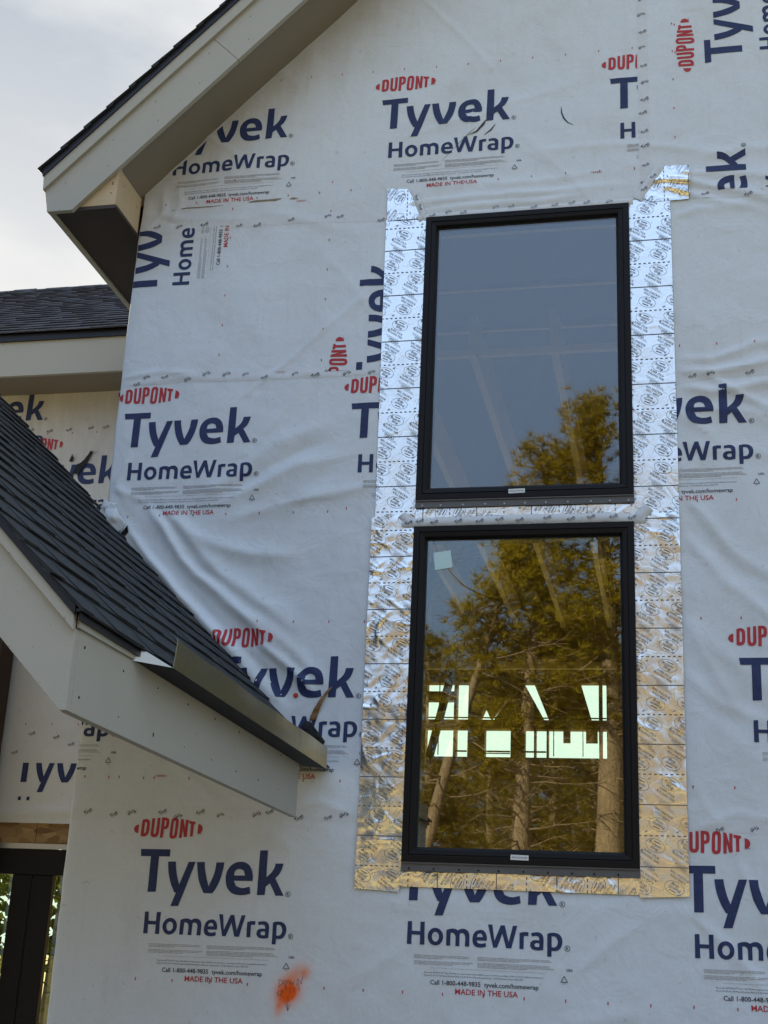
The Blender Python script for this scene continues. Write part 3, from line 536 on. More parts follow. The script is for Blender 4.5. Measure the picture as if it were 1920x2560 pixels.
# sheathing and studs behind the wrap
sh = MB(); X0, X1 = 0.215, 6.2
for (a, b, c, d) in ((X0, 1.615, 0.0, 4.80), (2.487, X1, 0.0, 4.80), (1.615, 2.487, 0.0, 1.972), (1.615, 2.487, 3.294, 3.440), (1.615, 2.487, 4.763, 4.80)): sh.box(a, b, 0.004, 0.018, c, d)
sh.prism([(X0, 4.80), (X1, 4.80), (6.2, 5.02), (3.2, 8.02), (X0, 5.035)], 0.004, 0.018)
sh.box(X0 - 0.012, X0, 0.006, 7.1, 0.0, 4.80)
sh.box(X1, X1 + 0.012, 0.006, 7.1, 0.0, 4.80)
sh.build('sheathing', M['osb_in'], house)
st = MB()
for x in (0.23, 0.65, 1.06, 1.575, 2.49, 2.90, 3.31, 3.72, 4.13, 4.54, 4.95, 5.36, 5.77, 6.14): st.box(x, x + 0.038, 0.019, 0.158, 0.30, 4.62)
for z in (1.93, 3.30, 3.40, 4.77): st.box(1.613, 2.489, 0.019, 0.158, z, z + 0.036)
st.build('wall_stud', M['stud'], house)

# ---- printed lettering
CORNER = (0.207, 0, -1, 0)
def PL(ax, az, rot=0.0, clip=(), tr=True):
    o = logo.place('printed_logo', wall, ax, az, rot, (CORNER,) + tuple(clip), mats=INKS)
    return o
def below_roof(): return (0.0, 4.80, -0.70711, 0.70711)
VS = 2.550
for ax, az, rot in ((0.303, 5.446, -0.22), (1.364, 5.442, -0.20)): PL(ax, az, R_(rot), (below_roof(),))
PL(2.426, 5.444, 0, ((VS, 0, 1, 0),))
PL(0.241, 3.886, R_(0.16)); PL(2.349, 3.890, R_(0.13), ((2.60, 0, -1, 0),))
PL(1.297, 3.887, 0, ((1.60, 0, 1, 0),))
PL(-0.287, 2.749, 0); PL(0.768, 2.758, 0, ((1.55, 0, 1, 0),)); PL(2.885, 2.752, 0)
PL(0.527, 1.976, R_(0.27)); PL(1.587, 1.980, R_(-0.12), ((0, 1.955, 0, 1),)); PL(2.645, 1.974, R_(0.10), ((2.62, 0, -1, 0),))
PL(-0.533, 1.976)
up = math.pi / 2
PL(0.166, 4.482, up, ((0, 4.828, 0, 1),)); PL(1.311, 3.960, up, ((0, 4.047, 0, -1), (1.50, 0, 1, 0)))
PL(2.851, 5.480, up, ((VS + 0.034, 0, -1, 0),)); PL(2.842, 4.410, up, ((0, 4.818, 0, -1),))
T1 = (CORNER,)
for ax, az in ((0.555, 5.603), (1.62, 5.597), (0.33, 4.957), (1.62, 4.955), (0.31, 3.388), (1.30, 3.40), (0.95, 2.905), (0.10, 2.255), (1.185, 2.255), (2.70, 2.255), (-0.40, 2.255), (2.75, 2.905), (2.60, 3.39), (0.56, 1.480), (1.62, 1.481), (2.68, 1.480), (2.70, 4.08)):
    tick_row.place('registration_marks', wall, ax, az, R_(rl.uniform(-0.2, 0.2)), (CORNER, below_roof(), (1.42 + 9 * (ax > 1.5 or az > 4.9 or az < 1.8), 0, 1, 0)), mats=INKS)
for ax, az in ((0.668, 4.15), (1.148, 4.10), (2.708, 4.80), (2.72, 5.55)): ticks.place('registration_marks', wall, ax, az, 0, (CORNER,), mats=INKS)
lot = Pr(); lot.text('132251', 0, 0, 0.008, 0.045, 1, off=0.01)
for ax, az in ((0.98, 4.925), (2.34, 4.953), (0.94, 4.052), (0.56, 2.265)): lot.place('lot_number', wall, ax, az, 0, mats=INKS)

# ---- seams: thin clear tape with small lettering
def conf_strip(name, parent, pts, w, off, m_, step=0.02, hfun=H, jag=0.0, seed=0):
    """a strip of tape laid along a polyline on the wall"""
    r = random.Random(seed); P = []
    for (ax, az), (bx, bz) in zip(pts[:-1], pts[1:]):
        n = max(1, int(math.dist((ax, az), (bx, bz)) / step))
        for k in range(n): P.append((ax + (bx - ax) * k / n, az + (bz - az) * k / n))
    P.append(pts[-1]); V = []; F = []; nc = 5
    for i, p in enumerate(P):
        a = P[max(0, i - 1)]; b = P[min(len(P) - 1, i + 1)]; d = np.array([b[0] - a[0], b[1] - a[1]]); d /= np.linalg.norm(d); n = np.array([-d[1], d[0]])
        for k in range(nc):
            t = (k / (nc - 1) - 0.5) * w + (r.uniform(-jag, jag) if k in (0, nc - 1) else 0); x, z = p[0] + n[0] * t, p[1] + n[1] * t
            V.append((x, -float(hfun(np.array([x]), np.array([z]))[0]) - off * (1.0 if 0 < k < nc - 1 else 0.55), z))
    for i in range(len(P) - 1):
        for k in range(nc - 1): F.append((i * nc + k, (i + 1) * nc + k, (i + 1) * nc + k + 1, i * nc + k + 1))
    me = bpy.data.meshes.new(name); me.from_pydata(V, [], F); me.materials.append(m_); me.polygons.foreach_set('use_smooth', [True] * len(F)); me.update()
    o = bpy.data.objects.new(name, me); COL.objects.link(o); o.parent = parent
    bm = bmesh.new(); bm.from_mesh(me); bmesh.ops.recalc_face_normals(bm, faces=bm.faces)
    if sum(f.normal.y for f in bm.faces) > 0: bmesh.ops.reverse_faces(bm, faces=bm.faces)
    bm.to_mesh(me); bm.free(); return o
rs = random.Random(11)
def seam_text(pts, n, spread=0.016, off=0.0026):
    art = Pr(); tot = sum(math.dist(pts[i], pts[i + 1]) for i in range(len(pts) - 1))
    for q in range(n):
        s = (q + rs.uniform(0.2, 0.8)) / n * tot; k = 0
        while k < len(pts) - 2 and s > math.dist(pts[k], pts[k + 1]): s -= math.dist(pts[k], pts[k + 1]); k += 1
        t = s / math.dist(pts[k], pts[k + 1]); x = pts[k][0] + (pts[k + 1][0] - pts[k][0]) * t; z = pts[k][1] + (pts[k + 1][1] - pts[k][1]) * t
        small.copy_to(art, x + rs.uniform(-1, 1) * spread * 0.5, z + rs.uniform(-1, 1) * spread, R_(36 + rs.uniform(-4, 4)) + (math.pi if rs.random() < 0.35 else 0), rs.uniform(0.75, 1.0))
    art.place('printed_tape_text', wall, 0, 0, 0, (CORNER, below_roof()), lift=off, mats=INKS)
S1 = [(0.235, 4.832), (0.44, 4.835), (0.98, 4.832), (1.415, 4.81)]; S2 = [(0.215, 4.040), (0.51, 4.052), (0.95, 4.041), (1.425, 4.043)]
S2b = [(2.68, 3.930), (2.83, 3.95), (3.05, 3.955), (3.4, 3.99)]; S3 = [(0.215, 2.110), (0.70, 2.122), (1.16, 2.126), (1.43, 2.123)]; S3b = [(2.68, 2.126), (2.96, 2.115), (3.4, 2.12)]
SV = [(2.576, 4.84), (2.576, 5.36), (2.576, 6.6)]; S4 = [(2.78, 4.81), (2.95, 4.797), (3.4, 4.80)]
for sd_, pts in enumerate((S1, S2, S2b, S3, S3b, SV, S4)): conf_strip('seam_tape', wall, pts, 0.046, 0.0012, M['seam'], seed=sd_)
seam_text(S1, 9); seam_text(S2, 13); seam_text(S2b, 6); seam_text(S3, 12); seam_text(S3b, 5); seam_text(SV, 20, 0.012); seam_text(S4, 4)

# ---- windows
def ring_mesh(mb, rect, prof, mi=0):
    """picture-frame moulding: mitred rings through (inset, y)"""
    x0, x1, z0, z1 = rect; o = len(mb.v)
    for ins, y in prof: mb.v += [(x0 + ins, y, z0 + ins), (x1 - ins, y, z0 + ins), (x1 - ins, y, z1 - ins), (x0 + ins, y, z1 - ins)]
    for i in range(len(prof) - 1):
        for k in range(4): mb.f.append((o + 4 * i + k, o + 4 * i + (k + 1) % 4, o + 4 * (i + 1) + (k + 1) % 4, o + 4 * (i + 1) + k)); mb.m.append(mi)
def make_window(rect, label, glass, seed):
    w = empty('window', parent=house); tag(w, label); x0, x1, z0, z1 = rect
    f = MB(); ring_mesh(f, rect, [(0, 0.12), (0, -0.029), (0.0015, -0.0305), (0.024, -0.0305), (0.0255, -0.0295), (0.0258, -0.0255), (0.0275, -0.0255), (0.0280, -0.0290), (0.0295, -0.0300), (0.046, -0.0270), (0.0475, -0.0255)])
    f.build('window_frame', M['frame'], w)
    g = MB(); ring_mesh(g, rect, [(0.0475, -0.0255), (0.054, -0.010), (0.0575, -0.009), (0.0575, 0.05), (0.0, 0.12)]); g.build('glazing_stop', M['gasket'], w)
    pane = MB().box(x0 + 0.0570, x1 - 0.0570, -0.006, 0.0, z0 + 0.0570, z1 - 0.0570).build('glass_pane', glass, w)
    fin = MB(); fin.box(x0 - 0.001, x1 + 0.001, -0.0225, -0.019, z0 - 0.034, z0 + 0.002); fin.box(x0 + 0.002, x1 - 0.002, -0.028, -0.022, z0 - 0.006, z0 + 0.004); fin.build('sill_fin', M['fin'], w, bevel=0.001)
    r = random.Random(seed); sc_ = MB(); x = x0 + 0.03
    while x < x1 - 0.02: sc_.tube([(x, -0.0225, z0 - 0.024), (x, -0.0250, z0 - 0.024)], [0.0042, 0.003], 8); sc_.add([(x - 0.003, -0.0251, z0 - 0.027), (x + 0.003, -0.0251, z0 - 0.027), (x + 0.003, -0.0251, z0 - 0.021), (x - 0.003, -0.0251, z0 - 0.021)], [(0, 1, 2, 3)]); x += 0.086 + r.uniform(-0.012, 0.012)
    sc_.build('screw', M['screw'] if seed == 1 else M['gasket'], w)
    cx = x0 + 0.425 if seed == 1 else x0 + 0.455; ang = R_(1.5 if seed == 1 else -1.0)
    lab = Pr(); lab.rect(-0.034, 0.034, -0.0095, 0.0095, 0); lab.place('maker_sticker', w, cx, z0 + 0.027, ang, lift=0.0, plane_y=-0.0316, mats=[M['sticker']])
    lt = Pr(); lt.text('INSTALLATION SIDE', -0.029, -0.0028, 0.0056, 0.058, 0, off=0.01, res=1); lt.place('sticker_text', w, cx, z0 + 0.027, ang, lift=0.0004, plane_y=-0.0316, mats=[M['dark_ink']])
    return w
uw = make_window(UW, 'upper black framed window reflecting blue grey sky and a pine top', M['glass_up'], 1)
lw = make_window(LW, 'lower black framed window reflecting tall pines, bright windows showing through', M['glass'], 2)
pp = MB(); pp.add([(1.682, -0.0075, 3.199), (1.754, -0.0075, 3.209), (1.765, -0.0075, 3.135), (1.692, -0.0075, 3.124), (1.682, -0.0065, 3.199), (1.754, -0.0065, 3.209), (1.765, -0.0065, 3.135), (1.692, -0.0065, 3.124)], [(0, 1, 2, 3), (7, 6, 5, 4), (0, 4, 5, 1), (1, 5, 6, 2), (2, 6, 7, 3), (3, 7, 4, 0)])
tag(pp.build('paper_square', M['paper'], lw, recalc=True), 'pale blue square of film stuck on the upper left of the lower glass')

# ---- foil flashing tape
def HT(x, z): return H(x, z) + 0.0045 + 0.0022 * (vnoise(x, z, 22, 12) - 0.3) + 0.0012 * (vnoise(x + z, z - x, 48, 13) - 0.3)
grp = Pr()     # one print group of the tape: oval name, two lines and small print, all slanting down to the right
ca = R_(-34)
grp.ring(0, 0, 0.037, 0.024, 0.0011, 0, R_(-22), 28)
grp.text('Protecto', -0.024, 0.0095, 0.0120, 0.047, 0, R_(-27), off=0.0, shear=0.15); grp.text('Wrap', -0.0205, -0.0075, 0.0125, 0.031, 0, R_(-27), off=0.0, shear=0.15); grp.line((-0.004, 0.0170), (0.0200, 0.0050), 0.0028, 0)
grp.text('SUPER STICK', -0.043, -0.0165, 0.0088, 0.064, 0, ca, off=0.0); grp.text('BUILDING TAPE', -0.054, -0.0250, 0.0088, 0.076, 0, ca, off=0.0)
for k, (a, l) in enumerate(((0.0, 0.070), (0.004, 0.064), (0.014, 0.052), (0.022, 0.034))):
    x, z = -0.060 + a, -0.0375 - a * 0.67 - k * 0.0066; s_ = 0.0
    while s_ < l: q = rl.uniform(0.006, 0.014); grp.line((x + s_ * math.cos(ca), z + s_ * math.sin(ca)), (x + min(s_ + q, l) * math.cos(ca), z + min(s_ + q, l) * math.sin(ca)), 0.0011, 0); s_ += q + 0.0018
grp.text('R', 0.039, 0.004, 0.004, 0.0035, 0, 0, res=1)
mark = Pr()
for a in range(3): mark.line((-0.006 * math.cos(a), -0.004 * math.sin(a + 0.5)), (0.006 * math.cos(a), 0.004 * math.sin(a + 0.5)), 0.0022, 1)
def tape(poly, axis_z, pitch0, mod, label, x_phase=0.0, seed=0, crumple=1.0, vertical=True, lift=0.0):
    """poly: outline on the wall. pitch0: z (or x) of one solid printed line, mod: distance between solid lines"""
    xs = [p[0] for p in poly]; zs = [p[1] for p in poly]; x0, x1, z0, z1 = min(xs), max(xs), min(zs), max(zs); r = random.Random(seed)
    hf = lambda x, z: 0.0 * x + H(x, z) + lift + 0.004 + crumple * (0.0045 * (vnoise(x, z, 9, 12 + seed) - 0.35) + 0.0016 * crumple * (vnoise(x + z, z - x, 30, 13 + seed) - 0.35))
    creases = [(r.uniform(x0, x1), r.uniform(z0, z1), r.uniform(0, math.pi), r.uniform(0.03, 0.10), r.uniform(0.002, 0.0045) * crumple, r.uniform(0.003, 0.006)) for _ in range(int(9 * crumple * (1 + (z1 - z0) + (x1 - x0))))]
    hf0 = hf
    def hf(x, z):
        v = hf0(x, z)
        for cx, cz, a, l, am, w in creases:
            du = (x - cx) * math.cos(a) + (z - cz) * math.sin(a); dv = -(x - cx) * math.sin(a) + (z - cz) * math.cos(a) + 0.2 * du * du / l
            v = v + am * np.exp(-np.abs(dv) / w) * np.clip(1 - np.abs(du) / l, 0, 1)
        return v
    g = Pr(); n = max(1, int((x1 - x0) / 0.008)); mz = max(1, int((z1 - z0) / 0.008)); n_ = len(poly)
    area = sum(poly[i][0] * poly[(i + 1) % n_][1] - poly[(i + 1) % n_][0] * poly[i][1] for i in range(n_)); P = poly if area > 0 else poly[::-1]
    g.add(P, [tuple(range(n_))], 0); g.cut(0.006)
    o = g.place('foil_sheet', None, 0, 0, 0, lift=0.0, mats=[M['foil']], hfun=hf); o.name = 'flashing_tape'; o.parent = house; tag(o, label)
    art = Pr()
    def put(pr, u, v, rot=0.0):
        if vertical: pr.copy_to(art, u, v, rot)
        else: pr.copy_to(art, v, (z0 + z1) - u, rot - math.pi / 2)
    lo, hi = (z0, z1) if vertical else (x0, x1); a0, a1 = (x0, x1) if vertical else (z0, z1); k0 = int(math.floor((lo - pitch0) / mod)) - 1
    for k in range(k0, int((hi - pitch0) / mod) + 3):
        zl = pitch0 + k * mod
        def ln(a, b, c, w, mi=0): 
            if vertical: art.line((a, c), (b, c), w, mi)
            else: art.line((c, a), (c, b), w, mi)
        s = a0
        while s < a1: ln(s, min(s + 0.03, a1), zl, 0.0030); s += 0.03
        zd = zl - mod / 2; s = a0
        while s < a1: ln(s, min(s + 0.0105, a1), zd, 0.0036); s += 0.0203
        ph = x_phase + (k % 2) * 0.0
        for q in range(-3, 5):
            xa = (a0 + a1) / 2 + q * 0.116 + ph
            put(grp, xa + (0.031 if k % 2 else -0.031), zd - 0.036, 0.0)                 # upright group below the dashed line
            put(grp, xa + (0.026 if k % 2 else -0.026) + 0.008, zd + 0.041, math.pi)    # upside-down group above it
            put(mark, xa + 0.035, zd - 0.052); put(mark, xa - 0.048, zd - 0.016); put(mark, xa + 0.052, zd + 0.015)
    art.F = [f for f in art.F]; clips = []
    for i in range(n_):
        a, b = P[i], P[(i + 1) % n_]; dx, dz = b[0] - a[0], b[1] - a[1]; l = math.hypot(dx, dz)
        clips.append((a[0], a[1], dz / l, -dx / l))
    bb = [f for f in zip(art.F, art.M) if any(x0 - 0.01 < art.V[i][0] < x1 + 0.01 and z0 - 0.01 < art.V[i][1] < z1 + 0.01 for i in f[0])]
    art.F = [f for f, _ in bb]; art.M = [m_ for _, m_ in bb]
    # drop unused points
    used = sorted({i for f in art.F for i in f}); mp_ = {i: k for k, i in enumerate(used)}; art.V = [art.V[i] for i in used]; art.F = [tuple(mp_[i] for i in f) for f in art.F]
    art.place('tape_print', o, 0, 0, 0, tuple(clips), lift=0.0022, mats=[M['tape_ink'], M['grey']], hfun=hf); return o
TB = 1.606
tape([(2.498, 3.30), (2.680, 3.36), (2.679, 4.80), (2.498, 4.80)], 0, 4.370, 0.2265, 'strip of printed foil tape right of the upper window', 0.0, 1, 0.45)
tape([(1.428, 3.36), (TB, 3.36), (TB, 4.79), (1.413, 4.79)], 0, 4.402, 0.2265, 'strip of printed foil tape left of the upper window', 0.02, 2, 0.5)
tape([(1.418, 4.785), (1.588, 4.785), (1.509, 4.944), (1.413, 4.953)], 0, 1.614, 0.21, 'end of the head foil tape above the left corner of the upper window', 0.0, 3, 0.5, vertical=False, lift=0.003)
tape([(2.555, 4.808), (2.60, 4.784), (2.763, 4.785), (2.765, 4.956), (2.662, 4.961)], 0, 2.760, 0.21, 'end of the head foil tape above the right corner of the upper window', 0.03, 4, 0.8, vertical=False, lift=0.003)
tape([(1.419, 1.853), (1.592, 1.845), (1.606, 1.93), (1.602, 3.372), (1.415, 3.358)], 0, 3.185, 0.2265, 'crumpled strip of printed foil tape left of the lower window', 0.02, 5, 1.35, lift=0.003)
tape([(2.497, 1.855), (2.676, 1.864), (2.679, 3.372), (2.497, 3.372)], 0, 3.098, 0.2265, 'creased strip of printed foil tape right of the lower window', 0.0, 6, 0.9, lift=0.003)
tape([(1.592, 1.866), (2.503, 1.864), (2.50, 1.975), (1.60, 1.975)], 0, 1.74, 0.2265, 'strip of printed foil tape under the lower window', 0.0, 7, 1.1, vertical=False, lift=0.001)
tape([(1.590, 3.300), (2.510, 3.300), (2.510, 3.440), (1.590, 3.440)], 0, 1.86, 0.2265, 'narrow strip of printed foil tape between the two windows', 0.02, 8, 0.6, vertical=False, lift=0.005)
# folded wrap and pale tape over the heads of the windows
conf_strip('seam_tape', wall, [(1.545, 3.327), (1.75, 3.333), (2.1, 3.335), (2.40, 3.333), (2.545, 3.322)], 0.042, 0.0165, M['seam'], 0.015, jag=0.002, seed=20)
conf_strip('seam_tape', wall, [(1.545, 3.365), (1.575, 3.33)], 0.040, 0.0185, M['seam'], 0.01, seed=21)
conf_strip('seam_tape', wall, [(2.560, 3.372), (2.520, 3.33)], 0.046, 0.0185, M['seam'], 0.01, seed=22)
art = Pr()
for x in (1.57, 1.63, 1.69, 1.78, 1.87, 1.96, 2.05, 2.15, 2.24, 2.33, 2.42, 2.50): small.copy_to(art, x + rs.uniform(-0.01, 0.01), 3.333 + rs.uniform(-0.005, 0.005), R_(34), 0.85)
art.place('printed_tape_text', wall, 0, 0, 0, lift=0.0185, mats=INKS)
conf_strip('seam_tape', wall, [(1.535, 4.93), (1.560, 4.86), (1.583, 4.80), (1.560, 4.782)], 0.034, 0.0105, M['seam'], 0.01, seed=23)
conf_strip('seam_tape', wall, [(2.640, 4.955), (2.585, 4.87), (2.540, 4.80)], 0.044, 0.0105, M['seam'], 0.01, seed=24)
conf_strip('seam_tape', wall, [(1.590, 4.790), (2.0, 4.792), (2.520, 4.794)], 0.032, 0.0085, M['seam'], 0.015, seed=25)
art = Pr()
for x in (1.64, 1.70, 1.78, 1.90, 2.0, 2.08, 2.18, 2.27, 2.33, 2.42): small.copy_to(art, x + rs.uniform(-0.015, 0.015), 4.800 + rs.uniform(-0.006, 0.012), R_(34) + (math.pi if rs.random() < 0.4 else 0), 0.75)
for x, z, a in ((1.553, 4.89, -60), (1.572, 4.84, -60), (2.61, 4.91, 50), (2.57, 4.85, 50)): small.copy_to(art, x, z, R_(a), 0.8)
art.place('printed_tape_text', wall, 0, 0, 0, lift=0.0125, mats=INKS)

# ---- marks, stains and tears in the wrap
def stroke(name, pts, ws, m_, lift=0.0018):
    a = Pr(); V = []; n = len(pts)
    for i, p in enumerate(pts):
        q0, q1 = np.array(pts[max(0, i - 1)]), np.array(pts[min(n - 1, i + 1)]); d = q1 - q0; d = d / np.linalg.norm(d); nn = np.array([-d[1], d[0]]) * ws[i] / 2
        V += [np.array(p) - nn, np.array(p) + nn]
    a.add(V, [(2 * i, 2 * i + 2, 2 * i + 3, 2 * i + 1) for i in range(n - 1)], 0); return a.place(name, wall, 0, 0, 0, (), lift=lift, mats=[m_])
stroke('scuff', [(2.206, 5.318), (2.208, 5.285), (2.218, 5.255), (2.235, 5.232), (2.262, 5.214)], [0.002, 0.006, 0.007, 0.005, 0.001], M['scuff'])
stroke('scuff', [(1.78, 5.205), (1.82, 5.225), (1.85, 5.262), (1.862, 5.283)], [0.001, 0.008, 0.012, 0.003], M['scuff'], 0.0024)
stroke('scuff', [(1.855, 5.202), (1.885, 5.225), (1.905, 5.255)], [0.002, 0.008, 0.003], M['scuff'])
stroke('scuff', [(1.66, 5.08), (1.72, 5.15), (1.78, 5.21), (1.815, 5.25)], [0.001, 0.0018, 0.0035, 0.001], M['mud'])
stroke('mud_stain', [(0.745, 4.943), (0.78, 4.945), (0.84, 4.946), (0.875, 4.945), (0.905, 4.95)], [0.004, 0.010, 0.009, 0.012, 0.003], M['mud'])
stroke('mud_stain', [(0.945, 4.944), (0.962, 4.945), (0.985, 4.944)], [0.003, 0.010, 0.002], M['mud'])
stroke('mud_stain', [(0.36, 4.93), (0.44, 4.938), (0.56, 4.934), (0.62, 4.937)], [0.002, 0.005, 0.004, 0.001], M['mud'])
D = [((1.140, 1.481), (1.139, 1.508)), ((1.139, 1.508), (1.152, 1.506)), ((1.152, 1.506), (1.156, 1.497)), ((1.156, 1.497), (1.140, 1.481)), ((1.162, 1.506), (1.158, 1.495)), ((1.158, 1.495), (1.168, 1.490)), ((1.168, 1.490), (1.172, 1.504)), ((1.172, 1.504), (1.162, 1.506)),
     ((1.178, 1.507), (1.182, 1.492)), ((1.182, 1.492), (1.189, 1.504)), ((1.189, 1.504), (1.195, 1.492)), ((1.195, 1.492), (1.201, 1.510)), ((1.210, 1.488), (1.211, 1.515)), ((1.211, 1.515), (1.228, 1.497)), ((1.228, 1.497), (1.231, 1.524)), ((1.216, 1.500), (1.222, 1.472)),
     ((1.142, 1.470), (1.133, 1.460)), ((1.133, 1.460), (1.143, 1.456)), ((1.143, 1.456), (1.137, 1.447)), ((1.150, 1.448), (1.151, 1.472)), ((1.151, 1.472), (1.160, 1.463)), ((1.172, 1.470), (1.168, 1.482)), ((1.186, 1.462), (1.184, 1.482)), ((1.198, 1.468), (1.200, 1.484)),
     ((1.178, 1.452), (1.181, 1.398)), ((1.181, 1.398), (1.170, 1.430)), ((1.181, 1.398), (1.189, 1.423))]
pen = Pr()
for a, b in D: pen.line(a, b, 0.0016, 0)
pen.place('handwriting', wall, 0, 0, 0, lift=0.0019, mats=[M['pencil']])
cap = MB(); c0 = (1.131, 2.603); yb = -float(H(np.array([c0[0]]), np.array([c0[1]]))[0])
cap.tube([(c0[0], yb, c0[1]), (c0[0], yb - 0.003, c0[1]), (c0[0], yb - 0.004, c0[1]), (c0[0], yb - 0.0045, c0[1])], [0.0105, 0.0105, 0.008, 0.0005], 20); cap.build('nail_cap', M['cap'], wall, smooth=False)
def lump(name, poly, depth, m_, y_off=0.0, seed=0, puff=0.012, parent=wall):
    """a small crumpled flap standing off the wall"""
    g = Pr(); n_ = len(poly); a = sum(poly[i][0] * poly[(i + 1) % n_][1] - poly[(i + 1) % n_][0] * poly[i][1] for i in range(n_)); P = poly if a > 0 else poly[::-1]
    g.add(P, [tuple(range(n_))], 0); g.cut(0.007); cxy = np.mean(np.array(P), axis=0); rr = max(math.dist(p, cxy) for p in P)
    hf = lambda x, z: H(x, z) + y_off + puff * np.clip(1 - np.hypot(x - cxy[0], z - cxy[1]) / rr, 0, 1) + 0.010 * (vnoise(x, z, 55, 20 + seed) - 0.5)
    o = g.place(name, parent, 0, 0, 0, (), lift=0.001, mats=[m_], hfun=hf); so_ = o.modifiers.new('thickness', 'SOLIDIFY'); so_.thickness = 0.0012; return o
lump('torn_flap', [(0.208, 3.45), (0.240, 3.455), (0.268, 3.425), (0.292, 3.385), (0.322, 3.352), (0.305, 3.325), (0.270, 3.310), (0.235, 3.330), (0.214, 3.39)], 0.02, M['wrap'], 0.020, 1, 0.035)
lump('tear_hole', [(0.293, 3.321), (0.322, 3.350), (0.324, 3.322), (0.308, 3.304), (0.288, 3.312)], 0, M['under'], 0.004, 2, 0.002)
lump('torn_flap', [(0.198, 3.47), (0.225, 3.455), (0.262, 3.452), (0.245, 3.435), (0.212, 3.425), (0.190, 3.385), (0.186, 3.41)], 0.02, M['wrap'], 0.016, 3, 0.012)
lump('tear_hole', [(0.205, 3.42), (0.218, 3.437), (0.236, 3.430), (0.222, 3.385), (0.206, 3.33), (0.200, 3.37)], 0, M['navy'], 0.010, 5, 0.0)
lump('tear_edge', [(1.293, 2.650), (1.272, 2.615), (1.256, 2.592), (1.238, 2.545), (1.222, 2.503), (1.196, 2.498), (1.204, 2.53), (1.222, 2.562), (1.250, 2.607)], 0, M['torn'], 0.003, 4, 0.006)
lump('loose_underlayment', [(1.171, 2.483), (1.187, 2.498), (1.206, 2.492), (1.270, 2.414), (1.261, 2.398), (1.170, 2.440)], 0, M['under'], 0.012, 6, 0.010)

# ------------------------------------------------------------------ roofs
def shingles(name, parent, O, e, u, L_, nc, m_, seed, expo=0.143, tabs=True, start=0, wave=0.003):
    """laminated shingle courses: O start of the eave, e along the eave, u up the slope"""
    O, e, u = Vector(O), Vector(e).normalized(), Vector(u).normalized(); n = e.cross(u)
    if n.z < 0: n = -n
    r = random.Random(seed); mb = MB()
    def P(a, s, h): return O + e * a + u * s + n * h
    def slab(a0, a1, s0, s1, h0, h1, th, j0=0.0, j1=0.0):
        vs = [P(a0, s0 + j0, h0), P(a1, s0 + j1, h0), P(a1, s1, h1), P(a0, s1, h1), P(a0, s0 + j0, h0 - th), P(a1, s0 + j1, h0 - th), P(a1, s1, h1 - th), P(a0, s1, h1 - th)]
        mb.add(vs, [(0, 1, 2, 3), (5, 4, 7, 6), (4, 5, 1, 0), (5, 6, 2, 1), (7, 4, 0, 3)])
    for c in range(start, nc):
        s0 = c * expo; a = -r.uniform(0, 0.3); j = r.uniform(-wave, wave)
        while a < L_:
            w = r.uniform(0.30, 0.42); j1 = r.uniform(-wave, wave); aa, bb = max(a, 0), min(a + w, L_)
            if bb > aa: slab(aa, bb, s0, s0 + expo * 1.25, 0.0085 + r.uniform(0, 0.0015), 0.002, 0.0055, j, j1)
            a += w; j = j1
        if tabs:
            a = -r.uniform(0, 0.2)
            while a < L_:
                w = r.uniform(0.09, 0.24); aa, bb = max(a, 0), min(a + w, L_)
                if bb > aa: slab(aa, bb, s0 - 0.001 + r.uniform(-0.002, 0.002), s0 + expo * 1.02, 0.0118 + r.uniform(0, 0.0015), 0.0035, 0.0045, r.uniform(-wave, wave) * 0.6, r.uniform(-wave, wave) * 0.6)
                a += w + r.uniform(0.05, 0.20)
    return mb.build(name, m_, parent)

# ---- main gable roof
RX = 3.2
mr = tag(empty('main_roof', parent=house), 'main gable roof with grey fascia and brown soffit')
k2 = 0.70711
sl = MB(); sl.prism([(0.19, 5.008), (RX, RX + 4.818), (RX, RX + 4.834), (0.174, 5.008)], -0.275, 0.0); sl.prism([(2 * RX - 0.19, 5.008), (RX, RX + 4.818), (RX, RX + 4.834), (2 * RX - 0.174, 5.008)][::-1], -0.275, 0.0)
sl.build('rake_soffit', M['soffit'], mr)
def lowerboard(cut_lo, cut_hi):                 # part of the rake board between two square joints (x + z = const)
    def at(s, d): return ((s - d) / 2, (s + d) / 2)          # x, z with x+z = s and z-x = d
    P = [at(cut_hi, 4.785), at(cut_hi, 5.045), at(cut_lo, 5.045), at(cut_lo, 4.785)] if cut_lo else [at(cut_hi, 4.785), at(cut_hi, 5.045), (-0.146, 4.899), (-0.122, 4.785), (0.0, 4.785)]
    return P
rb = MB().prism(lowerboard(None, 6.260), -0.300, -0.275).build('rake_board', M['fascia'], mr, bevel=0.0015)
MB().prism(lowerboard(6.2625, 2 * RX + 4.9), -0.300, -0.275).build('rake_board', M['fascia'], mr, bevel=0.0015)
MB().prism([(-0.149, 4.894), (-0.156, 4.982), (RX, RX + 5.138), (RX, RX + 5.043)], -0.317, -0.276).build('rake_trim', M['fascia'], mr, bevel=0.0015)
MB().prism([(2 * RX + 0.15, 4.88), (RX, RX + 4.785), (RX, RX + 5.138), (2 * RX + 0.156, 4.982)], -0.300, -0.275).build('rake_board', M['fascia'], mr)
nl = MB(); rr_ = random.Random(3)
for i in range(16):
    x = -0.05 + i * 0.21
    for d in (4.85, 4.98): xx = x + rr_.uniform(-0.02, 0.02); nl.tube([(xx, -0.3002, xx + d), (xx, -0.3012, xx + d)], [0.0022, 0.0016], 6); nl.add([(xx - .002, -.3013, xx + d - .002), (xx + .002, -.3013, xx + d - .002), (xx + .002, -.3013, xx + d + .002), (xx - .002, -.3013, xx + d + .002)], [(0, 1, 2, 3)])
